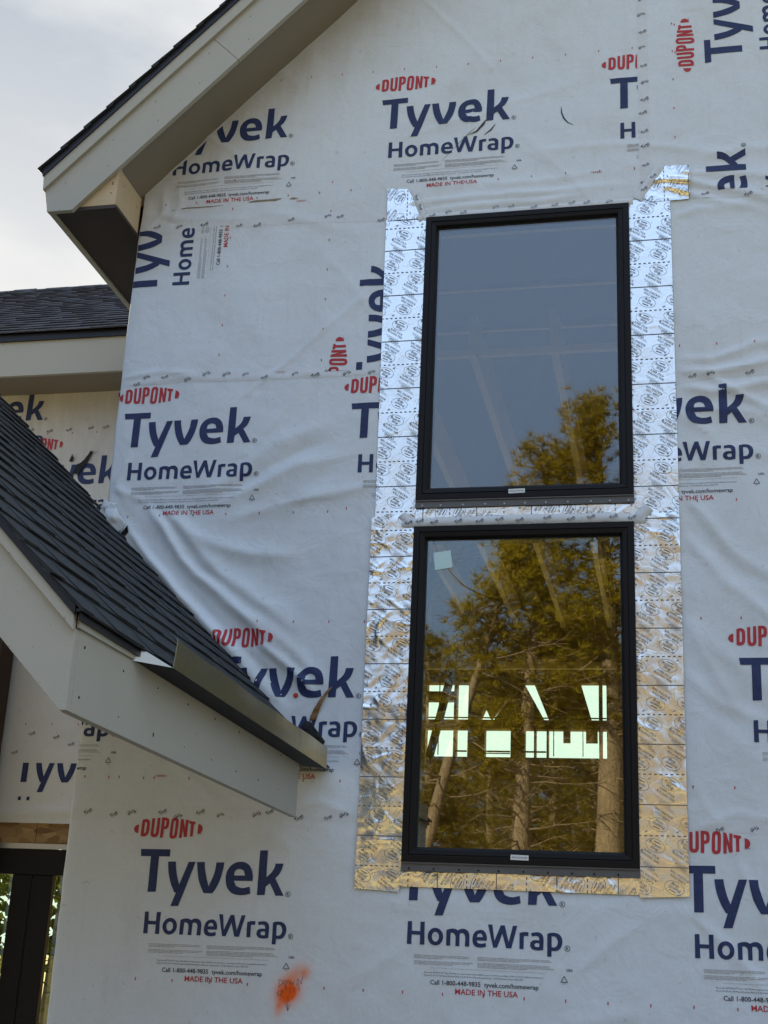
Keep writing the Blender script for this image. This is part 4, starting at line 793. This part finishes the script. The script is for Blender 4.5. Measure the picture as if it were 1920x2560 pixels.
nl.build('nail', M['gasket'], mr)
MB().prism([(-0.158, 4.984), (-0.162, 4.994), (RX, RX + 5.156), (RX, RX + 5.140)], -0.324, -0.27).prism([(-0.156, 4.962), (-0.160, 4.985), (RX, RX + 5.145), (RX, RX + 5.120)], -0.324, -0.3175).build('drip_edge', M['drip'], mr)
dk = MB(); dk.prism([(-0.155, 4.998), (RX, RX + 5.153), (RX, RX + 5.138), (-0.150, 4.988)], -0.27, 7.3); dk.prism([(2 * RX + 0.155, 4.998), (RX, RX + 5.153), (RX, RX + 5.138), (2 * RX + 0.150, 4.988)], -0.27, 7.3); dk.build('roof_deck', M['osb_in'], mr, recalc=True)
shingles('shingles', mr, (-0.172, -0.336, 4.992), (0, 1, 0), (1, 0, 1), 7.6, 34, M['shingle'], 1)
shingles('shingles', mr, (2 * RX + 0.172, -0.336, 4.992), (0, 1, 0), (-1, 0, 1), 7.6, 34, M['shingle'], 2, tabs=False)
eb = MB(); eb.box(-0.122, -0.098, -0.275, 1.045, 4.787, 4.975); eb.build('side_fascia', M['fascia'], mr, bevel=0.001)
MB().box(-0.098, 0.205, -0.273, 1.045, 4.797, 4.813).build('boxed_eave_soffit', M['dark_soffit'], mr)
lb = empty('eave_box', parent=mr); tag(lb, 'bare pine blocking boards at the foot of the rake')
MB().prism([(0.016, 4.814), (0.1995, 4.814), (0.1995, 5.012), (0.1985, 5.015)], -0.274, -0.242).build('lumber_block', M['lumber'], lb, bevel=0.0012)
MB().prism([(0.166, 4.814), (0.1990, 4.814), (0.1990, 5.008), (0.166, 4.980)], -0.2415, -0.002).build('lumber_block', M['lumber'], lb, bevel=0.0012)
ns = MB()
for x, z in ((0.178, 4.965), (0.176, 4.93), (0.176, 4.922), (0.172, 4.875)): ns.tube([(x, -0.2742, z), (x, -0.2746, z)], [0.0032, 0.0025], 6); ns.add([(x - .003, -.2747, z - .003), (x + .003, -.2747, z - .003), (x + .003, -.2747, z + .003), (x - .003, -.2747, z + .003)], [(0, 1, 2, 3)])
ns.build('nail', M['gasket'], lb)

# ---- side wing, set back
WY = 1.35
wing = tag(empty('side_wing_roof', parent=house), 'low roof of the set back wing with dark shingles')
MB().box(-6.0, 0.195, 1.05, 1.074, 4.617, 4.835).build('fascia_board', M['fascia'], wing, bevel=0.001)
MB().box(-6.0, 0.195, 1.074, WY - 0.004, 4.632, 4.646).build('eave_soffit', M['soffit'], wing)
MB().box(-6.0, 0.195, 1.036, 1.049, 4.828, 4.872).build('drip_edge', M['drip'], wing)
u8 = Vector((0, 1.5, 1)).normalized()
wd_ = MB(); wd_.prism_x([(1.06, 4.866), (1.06, 4.878), (3.85, 6.752), (3.85, 6.740)], -6.0, 0.19); wd_.prism_x([(3.85, 6.740), (3.85, 6.752), (6.7, 4.872), (6.7, 4.860)], -6.0, 0.19); wd_.build('roof_deck', M['osb_in'], wing, recalc=True)
shingles('shingles', wing, (-6.0, 1.018, 4.866), (1, 0, 0), u8, 6.18, 24, M['shingle_b'], 4, wave=0.006)
cp = MB(); r = random.Random(8); x = -6.0
while x < 0.15: cp.prism_x([(3.72, 6.672), (3.85, 6.766 + r.uniform(0, 0.008)), (3.98, 6.672), (3.85, 6.750)], x, x + 0.20); x += 0.145
cp.build('ridge_cap', M['shingle_b'], wing)
def HW(x, z): return 0.003 + 0.006 * vnoise(x, z, 3, 31) + 0.004 * vnoise(x * 0.5, z, 14, 32) * (np.asarray(z) < 2.9) + 0.003 * (vnoise(x, z, 9, 33) - 0.5) + 0.012 * np.exp(-((np.asarray(z) - 2.235 - 0.06 * (np.asarray(x) + 0.8)) / 0.022) ** 2)
xs = np.arange(-3.2, 0.2001, 0.02); zs = np.arange(2.19, 4.6601, 0.02); X_, Z_ = np.meshgrid(xs, zs); Y_ = WY - HW(X_, Z_); V = [(X_[j, i], Y_[j, i], Z_[j, i]) for j in range(len(zs)) for i in range(len(xs))]; nx_ = len(xs)
F = [(j * nx_ + i, j * nx_ + i + 1, (j + 1) * nx_ + i + 1, (j + 1) * nx_ + i) for j in range(len(zs) - 1) for i in range(nx_ - 1)]
me = bpy.data.meshes.new('wing_wall'); me.from_pydata(V, [], F); me.materials.append(M['wrap_side']); me.polygons.foreach_set('use_smooth', [True] * len(F)); me.update()
ww = bpy.data.objects.new('wing_wall', me); COL.objects.link(ww); ww.parent = house; tag(ww, 'wall of the set back wing covered in printed wrap')
HWp = lambda x, z: HW(x, z) - WY
for ax, az, rot, clip in ((-1.497, 4.632, 0, ((0, 4.632, 0, 1),)), (-0.437, 4.616, 0, ((0.19, 0, 1, 0), (0, 4.632, 0, 1), (0, 4.425, 0, -1))), (-0.996, 4.228, 0, ()), (-0.780, 2.563, 0, ((0, 2.500, 0, 1), (0.19, 0, 1, 0), (0, 2.305, 0, -1))), (-1.84, 2.563, 0, ((0, 2.500, 0, 1), (0, 2.305, 0, -1)))):
    logo.place('printed_logo', ww, ax, az, rot, clip, mats=INKS, hfun=HWp)
tick_row.place('registration_marks', ww, -1.30, 4.375, 0, (), mats=INKS, hfun=HWp); tick_row.place('registration_marks', ww, -1.05, 2.70, 0, (), mats=INKS, hfun=HWp)
art = Pr()
for k in range(9): small.copy_to(art, -1.2 + k * 0.12 + rs.uniform(-0.02, 0.02), 4.40 + rs.uniform(-0.012, 0.012), R_(36), 0.9)
for k in range(12): small.copy_to(art, -1.2 + k * 0.105 + rs.uniform(-0.03, 0.03), 2.60 + rs.choice((0, 0.045, -0.055)) + rs.uniform(-0.012, 0.012), R_(36), 0.9)
art.place('printed_tape_text', ww, 0, 0, 0, (), lift=0.002, mats=INKS, hfun=HWp)
def lumpw(name, poly, m_, seed, puff): 
    g = Pr(); g.add(poly, [tuple(range(len(poly)))], 0); g.cut(0.01)
    g.place(name, ww, 0, 0, 0, (), lift=0.003, mats=[m_], hfun=lambda x, z: HW(x, z) - WY + puff + 0.01 * vnoise(x, z, 50, seed))
lumpw('tear_hole', [(-0.655, 4.13), (-0.635, 4.182), (-0.60, 4.205), (-0.565, 4.262), (-0.545, 4.262), (-0.572, 4.195), (-0.600, 4.165), (-0.62, 4.12)], M['under'], 3, 0.0)
lumpw('tear_hole', [(-0.690, 4.205), (-0.672, 4.245), (-0.660, 4.222), (-0.668, 4.20)], M['under'], 4, 0.0)
lumpw('torn_flap', [(-0.548, 4.250), (-0.556, 4.268), (-0.535, 4.270), (-0.527, 4.262), (-0.530, 4.248), (-0.537, 4.262)], M['wrap_side'], 5, 0.012)
ob = MB(); x = -3.2; k = 0
for a, b in ((-3.2, -1.62), (-1.617, -0.722), (-0.719, -0.615), (-0.612, 0.2)): ob.box(a, b, WY + 0.002 + 0.003 * (k % 2), WY + 0.02, 2.085, 2.205); k += 1
ob.box(-3.2, 0.2, WY + 0.022, WY + 0.04, 2.2, 4.64); ob.build('osb_header', M['osb'], house)
# patio door
door = tag(empty('patio_door', parent=house), 'black framed glazed patio door under the porch')
MB().box(-3.1, 0.19, WY - 0.016, WY - 0.012, 2.060, 2.086).build('head_flange', M['screw'], door)
MB().box(-3.1, 0.19, WY - 0.030, WY + 0.018, 1.930, 2.058).build('door_frame', M['frame'], door, bevel=0.003)
for a, b, y in ((-0.700, -0.594, -0.026), (-0.590, -0.480, -0.020), (0.06, 0.19, -0.026), (-1.80, -1.60, -0.026), (-3.1, -2.9, -0.026)): MB().box(a, b, WY + y, WY + 0.018, 0.30, 1.9295).build('door_stile', M['frame'], door, bevel=0.003)
MB().box(-3.1, 0.19, WY - 0.02, WY + 0.08, 0.10, 0.298).build('door_rail', M['frame'], door)
for a, b in ((-2.9, -1.80), (-1.60, -0.70), (-0.48, 0.06)): MB().box(a, b, WY + 0.020, WY + 0.026, 0.298, 1.93).build('glass_pane', M['glass_door'], door)

# ---- porch roof that comes forward of the gable wall
EX, EZ, PY, PRX = 1.27, 2.386, -2.34, -0.90
porch = tag(empty('porch_roof', parent=house), 'small porch roof with charcoal shingles and grey fascia in front of the wall')
S_ = EX + EZ; RZ = S_ - PRX
pd = MB(); pd.prism([(EX - 0.010, EZ - 0.072), (EX - 0.010, EZ - 0.064), (PRX, RZ - 0.074), (PRX, RZ - 0.082)][::-1], PY + 0.003, 0.0); pd.prism([(2 * PRX - EX, EZ - 0.020), (2 * PRX - EX, EZ - 0.008), (PRX, RZ - 0.003), (PRX, RZ - 0.020)], PY + 0.003, 0.03); pd.build('roof_deck', M['osb_in'], porch, recalc=True)
shingles('shingles', porch, (EX + 0.012, PY - 0.028, EZ - 0.046), (0, 1, -0.0125), (-1, 0, 1), -PY + 0.020, 25, M['shingle'], 7, expo=0.125, wave=0.006)
shingles('shingles', porch, (EX + 0.012, -0.010, EZ - 0.0755), (0, 1, -0.0125), (-1, 0, 1), 0.15, 25, M['shingle'], 17, expo=0.125, wave=0.006, start=13)
shingles('shingles', porch, (2 * PRX - EX - 0.022, PY - 0.028, EZ - 0.022), (0, 1, 0), (1, 0, 1), -PY + 0.05, 22, M['shingle'], 9, tabs=False)
def at2(s, x): return (x, s - x)
for sgn in (1, -1):
    f = (lambda p: p) if sgn == 1 else (lambda p: (2 * PRX - p[0], p[1]))
    MB().prism([f(p) for p in ((1.245, 2.112), (1.262, 2.112), (1.262, 2.305), at2(3.572, PRX), at2(3.357, PRX))], PY, PY + 0.025).build('rake_board', M['fascia'], porch, bevel=0.0015)
    MB().prism([f(p) for p in ((1.262, 2.300), (1.262, 2.344), at2(3.607, PRX), at2(3.562, PRX))], PY - 0.016, PY + 0.0).build('rake_trim', M['fascia'], porch, bevel=0.0015)
    MB().prism([f(p) for p in ((1.266, 2.332), (1.266, 2.356), at2(3.619, PRX), at2(3.597, PRX))], PY - 0.023, PY - 0.0165).build('drip_edge', M['drip'], porch)
V = [(1.238, PY + 0.0255, 2.112), (1.262, PY + 0.0255, 2.112), (1.262, -0.345, 2.082), (1.238, -0.345, 2.082), (1.238, PY + 0.0255, 2.341), (1.262, PY + 0.0255, 2.341), (1.262, -0.345, 2.312), (1.238, -0.345, 2.312)]
MB().add(V, [(0, 1, 2, 3), (7, 6, 5, 4), (0, 4, 5, 1), (1, 5, 6, 2), (2, 6, 7, 3), (3, 7, 4, 0)]).build('eave_fascia', M['fascia'], porch, bevel=0.0015, recalc=True)
MB().box(1.2625, 1.2705, PY + 0.004, -1.992, 2.308, 2.340).build('eave_trim', M['fascia'], porch, bevel=0.001)
MB().bar((1.268, PY - 0.02, 2.3455), (1.268, -0.02, 2.3165), 0.022, 0.008).bar((1.2755, PY - 0.012, 2.332), (1.2755, -0.02, 2.303), 0.006, 0.018).build('drip_edge', M['drip'], porch)
pb = MB(); pb.bar((1.20, PY + 0.03, 2.27), (1.20, -0.36, 2.27), 0.04, 0.09)
for y in (-2.2, -1.75, -1.3, -0.85, -0.4, -0.06): pb.bar((1.16, y, S_ - 1.16 - 0.20), (PRX, y, S_ - PRX - 0.20), 0.04, 0.13, up=Vector((0, 1, 0)))
pb.build('porch_rafter', M['stud'], porch)
ng = MB(); rr_ = random.Random(6)
for i in range(8):
    y = PY + 0.06 + i * 0.24
    for z in (2.15, 2.27): ng.tube([(1.2622, y, z + rr_.uniform(-.01, .01)), (1.2632, y, z)], [0.0022, 0.0016], 6)
ng.build('nail', M['gasket'], porch)
fl = empty('eave_flashing', parent=porch); tag(fl, 'bent bare metal flashing along the porch eave')
LX, ya, yb_ = 1.346, -1.915, -0.268
a_in, b_in = (1.263, -1.990), (1.263, -0.300)
za, zb = 2.303, 2.272
V = [(a_in[0], a_in[1], za + 0.006), (LX, ya, za), (LX, yb_, zb), (b_in[0], b_in[1], zb + 0.004)]
V += [(x, y, z + 0.0015) for x, y, z in V]
MB().add(V, [(0, 1, 2, 3), (7, 6, 5, 4), (0, 4, 5, 1), (2, 6, 7, 3), (3, 7, 4, 0)]).build('flashing_shelf', M['under'], fl, recalc=True)
V = []; n = 24
for i in range(n + 1):
    t = i / n; y = ya + (yb_ - ya) * t; bw = 0.0025 * math.sin(t * 9) + 0.002 * math.sin(t * 23 + 1)
    zt = (za + 0.077) * (1 - t) + (zb + 0.080) * t + (0.006 if i == 0 else 0)
    for q, w in ((0.0, 0.0), (0.5, 0.001), (0.97, 0.0), (1.0, -0.004)): V.append((LX + bw * q + w + 0.0008, y + (0.012 if i == 0 else 0) * q, (za * (1 - t) + zb * t) * (1 - q) + zt * q))
F = [(i * 4 + k, (i + 1) * 4 + k, (i + 1) * 4 + k + 1, i * 4 + k + 1) for i in range(n) for k in range(3)]
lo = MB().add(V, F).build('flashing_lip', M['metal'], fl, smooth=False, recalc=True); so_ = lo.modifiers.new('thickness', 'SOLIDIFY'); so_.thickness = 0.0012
ec = MB().add([(1.2632, -1.992, 2.306), (LX, ya - 0.002, za), (1.2632, -1.992, 2.350), (1.2632, -1.9905, 2.306), (LX, ya - 0.0005, za), (1.2632, -1.9905, 2.350)], [(0, 1, 2), (5, 4, 3), (0, 3, 4, 1), (1, 4, 5, 2), (2, 5, 3, 0)]).build('flashing_end', M['metal_end'], fl, recalc=True)
MB().box(-1.02, -0.846, 1.16, 1.30, 0.1, 3.75).build('porch_post', M['post'], house, bevel=0.004)

# ------------------------------------------------------------------ inside of the house, seen through the glass
MB().box(0.20, 6.2, 0.16, 9.5, 0.05, 0.28).box(-6.0, 0.2, 1.36, 7.1, 0.05, 0.28).build('floor', M['slab'], house)
jo = MB()
for i in range(13): jo.box(0.79 + (i - 1) * 0.425 + 0.0, 0.79 + (i - 1) * 0.425 + 0.04, 1.04, 6.95, 4.60, 4.84)
jo.build('ceiling_joist', M['stud'], house)
hb = MB(); hb.box(0.24, 6.15, 1.00, 1.035, 4.575, 4.61); hb.box(0.24, 6.15, 2.00, 2.03, 5.50, 5.53); hb.box(0.24, 6.15, 2.00, 2.03, 5.22, 5.25)
hb.build('header_beam', M['stud'], house)
rf = MB()
for i in range(16):
    y = 0.05 + i * 0.44
    rf.bar((0.0, y, 4.99 - 0.06), (RX, y, RX + 5.13 - 0.09), 0.04, 0.15, up=Vector((0, 1, 0))); rf.bar((2 * RX, y, 4.93), (RX, y, RX + 5.04), 0.04, 0.15, up=Vector((0, 1, 0)))
rf.build('rafter', M['stud'], house)
vc = MB(); vc.prism([(0.25, 5.00), (RX, RX + 4.74), (RX, RX + 4.75), (0.25, 5.01)], 0.03, 6.98); vc.prism([(2 * RX - 0.25, 5.00), (RX, RX + 4.74), (RX, RX + 4.75), (2 * RX - 0.25, 5.01)], 0.03, 6.98); vc.build('vaulted_ceiling_sheet', M['ceil'], house, recalc=True)
FY = 7.0
def at_far(x6, x8): return x6 + (x8 - x6) * 0.5
rw = MB()
zr = ((3.40, 3.66), (3.75, 3.925), (4.01, 4.085))
xr = ((0.375, 0.635), (0.66, 0.77), (0.93, 1.17), (1.30, 1.385), (1.40, 1.50), (1.515, 1.975), (2.005, 2.045))
zb_ = [0.28, 3.40, 3.66, 3.75, 3.925, 4.01, 4.085, 5.0]
rw.box(0.22, 6.2, FY, FY + 0.12, 2.35, 3.40); rw.box(0.22, 0.6, FY, FY + 0.12, 0.28, 2.35); rw.box(3.0, 3.2, FY, FY + 0.12, 0.28, 2.35); rw.box(5.8, 6.2, FY, FY + 0.12, 0.28, 2.35); rw.box(0.22, 6.2, FY, FY + 0.12, 4.09, 5.0)  # low openings added out of view so sun bounces up onto the joists
rw.prism([(-0.1, 5.0), (6.5, 5.0), (3.2, 8.31)], FY, FY + 0.1)
rw.box(0.22, 6.2, FY, FY + 0.12, 3.66, 3.745)
xe = [0.22] + [v for p_ in xr for v in p_] + [3.2]
for i in range(0, len(xe), 2): rw.box(xe[i], xe[i + 1], FY + 0.001, FY + 0.119, 3.40, 3.66)
for a, b in ((0.22, 0.375), (0.635, 0.66), (0.77, 0.80), (2.045, 3.2), (1.975, 2.005)): rw.box(a, b, FY + 0.001, FY + 0.119, 3.745, 4.09)
rw.box(0.375, 0.635, FY + 0.002, FY + 0.118, 3.925, 4.01)
for a, b in ((3.2, 6.2),): rw.box(a, b, FY + 0.001, FY + 0.119, 3.40, 4.09)
rw.prism([(0.80, 3.745), (0.80, 4.09), (1.27, 4.09), (1.10, 3.90), (0.98, 3.755), (0.93, 3.86), (0.88, 3.745)][::-1], FY + 0.003, FY + 0.117)
rw.prism([(1.02, 3.76), (1.27, 4.09), (1.29, 4.09), (1.48, 3.745), (1.02, 3.745)][::-1], FY + 0.004, FY + 0.116)
rw.prism([(1.38, 4.09), (1.81, 4.09), (1.91, 3.745), (1.52, 3.745)][::-1], FY + 0.003, FY + 0.117)
rw.build('rear_wall', M['osb_in'], house, recalc=True)
MB().box(0.92, 1.17, FY - 0.045, FY - 0.02, 3.425, 3.432).box(1.565, 1.572, FY - 0.05, FY - 0.02, 3.41, 3.655).box(1.83, 1.836, FY - 0.05, FY - 0.02, 3.41, 3.655).box(0.50, 0.506, FY - 0.05, FY - 0.02, 3.41, 4.085).box(0.375, 2.045, FY - 0.05, FY - 0.02, 3.752, 3.760).box(1.28, 1.50, FY - 0.05, FY - 0.02, 3.44, 3.452).box(0.93, 1.17, FY - 0.05, FY - 0.02, 3.44, 3.452).box(0.66, 0.77, FY - 0.05, FY - 0.02, 3.44, 3.452).build('window_rail', M['frame'], house)
cb = MB(); cb.box(1.655, 1.72, FY - 0.03, FY - 0.02, 3.53, 3.655); cb.box(1.86, 1.965, FY - 0.03, FY - 0.02, 3.53, 3.655); cb.box(0.80, 0.88, FY - 0.03, FY - 0.02, 3.75, 3.92); cb.build('cardboard_sheet', M['cardboard'], house)
la = MB()
for a, b in (((0.62, 5.2, 2.6), (1.13, 5.2, 4.75)), ((0.45, 4.6, 2.6), (0.86, 4.6, 4.6))): la.bar(a, b, 0.05, 0.09, up=Vector((0, 1, 0)))
la.build('diagonal_brace', M['post'], house)
MB().box(0.2, 0.98, 6.6, 6.66, 4.14, 4.20).box(1.10, 2.16, 6.6, 6.66, 4.14, 4.20).build('header_beam', M['stud'], house)

# ------------------------------------------------------------------ ground
gm = MB(); n = 30
for j in range(n + 1):
    for i in range(n + 1):
        x = -150 + 300 * i / n; y = -150 + 300 * j / n; d = math.hypot(x, y); gm.v.append((x, y, -0.02 + (0.9 * (float(vnoise(x, y, 0.05, 3)) - 0.3) if d > 22 else 0)))
gm.f = [(j * (n + 1) + i, j * (n + 1) + i + 1, (j + 1) * (n + 1) + i + 1, (j + 1) * (n + 1) + i) for j in range(n) for i in range(n)]; gm.m = [0] * len(gm.f)
tag(gm.build('ground', M['ground'], smooth=True), kind='structure')

# ------------------------------------------------------------------ trees
def pine(name, loc, h, crown, seed, label, lean=(0, 0), rtrunk=0.22, dens=1.0, bare=0.3, wide=2.2, leaf='needle', twigs=60, cone=1.6, tuft=0.19):
    r = random.Random(seed); root = tag(empty(name, loc), label, 'tree', 'pines standing behind the photographer, seen in the glass' if loc[1] < 0 else 'trees behind the house')
    def axis_(t): return Vector((lean[0] * t + 0.12 * math.sin(t * 5 + seed), lean[1] * t + 0.10 * math.sin(t * 4 + 2 * seed), h * t))
    tr = MB(); pts = [axis_(i / 16) for i in range(17)]; tr.tube(pts, [rtrunk * (1 - i / 16) ** 0.8 * (1.25 if i == 0 else 1) + 0.02 for i in range(17)], 12); tr.build('trunk', M['bark'], root, smooth=True)
    br = MB(); fo = MB(); nb = int(58 * dens)
    for i in range(nb):
        t = bare + (1 - bare) * (i + r.random()) / nb; t = min(t, 0.985); az = r.uniform(0, 2 * math.pi); base = axis_(t)
        f = (1 - (t - bare) / (1 - bare)); R = wide * (0.22 + 0.78 * (f ** (1 / cone))) * r.uniform(0.55, 1.1) * (0.6 + 0.4 * min(1, (t - bare) / 0.1 + 0.3)) * crown
        d = Vector((math.cos(az), math.sin(az), r.uniform(-0.05, 0.45))); p = [base + d * R * s + Vector((0, 0, 0.18 * R * s * s)) for s in (0, 0.3, 0.6, 0.85, 1.0)]
        br.tube(p, [0.035 * R ** 0.5 + 0.01, 0.03, 0.022, 0.014, 0.008], 5)
        for q in range(int(24 * R / wide * dens) + 8):
            s = r.uniform(0.28, 1.05); c = base + d * R * s + Vector((0, 0, 0.18 * R * s * s)) + Vector((r.gauss(0, 0.17), r.gauss(0, 0.17), r.gauss(0, 0.13))) * (0.8 + 0.5 * R)
            axis_d = Vector((d.x + r.uniform(-.7, .7), d.y + r.uniform(-.7, .7), 0.5 + r.uniform(-.3, .7))).normalized()
            for w in range(26):
                nd = (axis_d * 0.5 + Vector((r.uniform(-1, 1), r.uniform(-1, 1), r.uniform(-0.7, 1)))).normalized(); l = r.uniform(0.6, 1.3) * tuft; sd2 = nd.cross(Vector((r.uniform(-1, 1), r.uniform(-1, 1), r.uniform(-1, 1)))).normalized() * (0.0045 + 0.004 * r.random())
                c2 = c + nd * 0.02; fo.add([c2 - sd2, c2 + sd2, c2 + nd * l], [(0, 1, 2)])
    # dead lower branches and twigs
    for i in range(twigs):
        t = r.uniform(0.10, bare + 0.25); base = axis_(t); az = r.uniform(0, 2 * math.pi); R = r.uniform(0.5, 2.0); d = Vector((math.cos(az), math.sin(az), r.uniform(-0.25, 0.2))); p = [base]
        for s in range(5): d = (d + Vector((r.uniform(-.25, .25), r.uniform(-.25, .25), r.uniform(-.2, .22)))).normalized(); p.append(p[-1] + d * R / 5)
        br.tube(p, [0.022, 0.017, 0.013, 0.009, 0.006, 0.003], 4)
        for s in range(1, 5):
            for _ in range(2):
                d2 = (d + Vector((r.uniform(-1, 1), r.uniform(-1, 1), r.uniform(-.7, .7)))).normalized(); br.tube([p[s], p[s] + d2 * R * 0.16, p[s] + d2 * R * 0.26 + Vector((0, 0, r.uniform(-.08, .08)))], [0.006, 0.004, 0.002], 3)
    br.build('branches', M['twig'], root, smooth=True); fo.build('crown', M[leaf], root)
    return root
pine('pine_tree', (-0.15, -20, 0), 11.6, 1.0, 3, 'slender pine trunk in the middle of the lower glass with golden crown', (0.30, 0), 0.20, 1.25, 0.42, 1.55, twigs=80)
pine('pine_tree', (1.45, -20.6, 0), 12.8, 1.0, 5, 'thick trunked tall pine at the right side of the glass', (-0.20, 0), 0.32, 1.35, 0.46, 1.65, twigs=70)
pine('pine_tree', (-2.6, -19.5, 0), 9.6, 0.8, 9, 'leaning thin pine at the left side of the lower glass', (2.3, 0), 0.15, 0.55, 0.72, 0.9, twigs=50)
pine('pine_tree', (-2.75, -23.5, 0), 8.6, 0.9, 12, 'short dark green pine at the left edge of the lower glass', (0.2, 0), 0.16, 0.8, 0.35, 1.1, leaf='needle_b', twigs=30)
pine('pine_tree', (3.6, -22, 0), 10.5, 1.0, 14, 'pine standing to the right of the thick one', (0.2, 0), 0.22, 0.9, 0.35, 1.8, twigs=30)
src = pine('pine_tree', (-8.5, -27, 0), 9.0, 1.0, 21, 'dull green pine farther back in the wood', (0.3, 0), 0.18, 0.8, 0.22, 2.0, leaf='needle_b', twigs=30, tuft=0.26)
def copy_tree(src, loc, rz, sc, label):
    c = src.copy(); COL.objects.link(c); c.location = loc; c.rotation_euler = (0, 0, rz); c.scale = (sc, sc, sc * 1.0); c['label'] = label
    for ch in src.children: d = ch.copy(); COL.objects.link(d); d.parent = c
    return c
spots = [(-6.0, -31), (-2.6, -34), (0.8, -36), (3.6, -33), (6.5, -30), (9.5, -26), (12.5, -21), (14.5, -15), (16.0, -9), (-12, -24), (-15, -18), (-1.0, -29), (2.4, -28.5), (17.5, -3), (-4.5, -28), (-7.5, -38), (-4.2, -40), (-1.2, -39), (1.9, -41), (4.8, -38), (7.6, -36), (-9.5, -34), (-0.4, -44), (3.1, -46), (-3.0, -46), (6.2, -44), (0.7, -32), (11.0, -32), (14, -27), (-12, -31), (18, -20), (20, -12)]
names_ = ['second row left', 'behind the slender trunk', 'deep in the wood', 'behind the thick trunk', 'far right row', 'beyond the clearing', 'at the clearing edge', 'right of the yard', 'right of the yard near the house', 'far left', 'left of the yard', 'low gap of the slender pine', 'low gap of the thick pine', 'beside the right yard edge', 'left gap of the wood', 'third row far left', 'third row left', 'third row centre left', 'third row centre right', 'third row right', 'third row far right', 'second row far left', 'last row centre', 'last row right', 'last row left', 'last row far right', 'second row centre', 'second row beyond the clearing', 'second row at the clearing edge', 'second row at the far left edge', 'second row right of the yard', 'second row right of the yard near the house']
for i, ((x, y), nm) in enumerate(zip(spots, names_)): copy_tree(src, (x, y, 0), i * 1.3, 0.78 + 0.30 * ((i * 7) % 5) / 4 + max(0, -y - 30) * 0.035 + (0.25 if x > 9 or x < -10 else 0), 'dull green pine, ' + nm)
def bush(loc, R, seed, label, n=700):
    r = random.Random(seed); root = tag(empty('leafy_tree', loc), label, 'tree', 'trees behind the house'); MB().tube([(0, 0, 0), (0.1, 0, R), (0, 0.1, 2 * R)], [0.12, 0.09, 0.04], 8).build('trunk', M['bark'], root); f = MB()
    for i in range(n):
        c = Vector((r.gauss(0, .5), r.gauss(0, .5), r.gauss(0, .45))); c = c * R + Vector((0, 0, 0.95 * R))
        for _ in range(4):
            d = Vector((r.uniform(-1, 1), r.uniform(-1, 1), r.uniform(-1, 1))).normalized(); s_ = d.cross(Vector((0.2, 0.5, 1))).normalized() * 0.07; c3 = c + d * 0.15; f.add([c3 - s_, c3 + d * 0.1, c3 + s_, c3 - d * 0.1], [(0, 1, 2, 3)])
    f.build('crown', M['leaf'], root)
bush((-6.9, 15, 0), 2.4, 1, 'bright green leafy tree seen through the patio door'); bush((-9.6, 17, 0), 2.8, 2, 'leafy tree left of the one behind the patio door'); bush((-6.6, 21, 0), 2.6, 3, 'leafy tree right of the one behind the patio door')
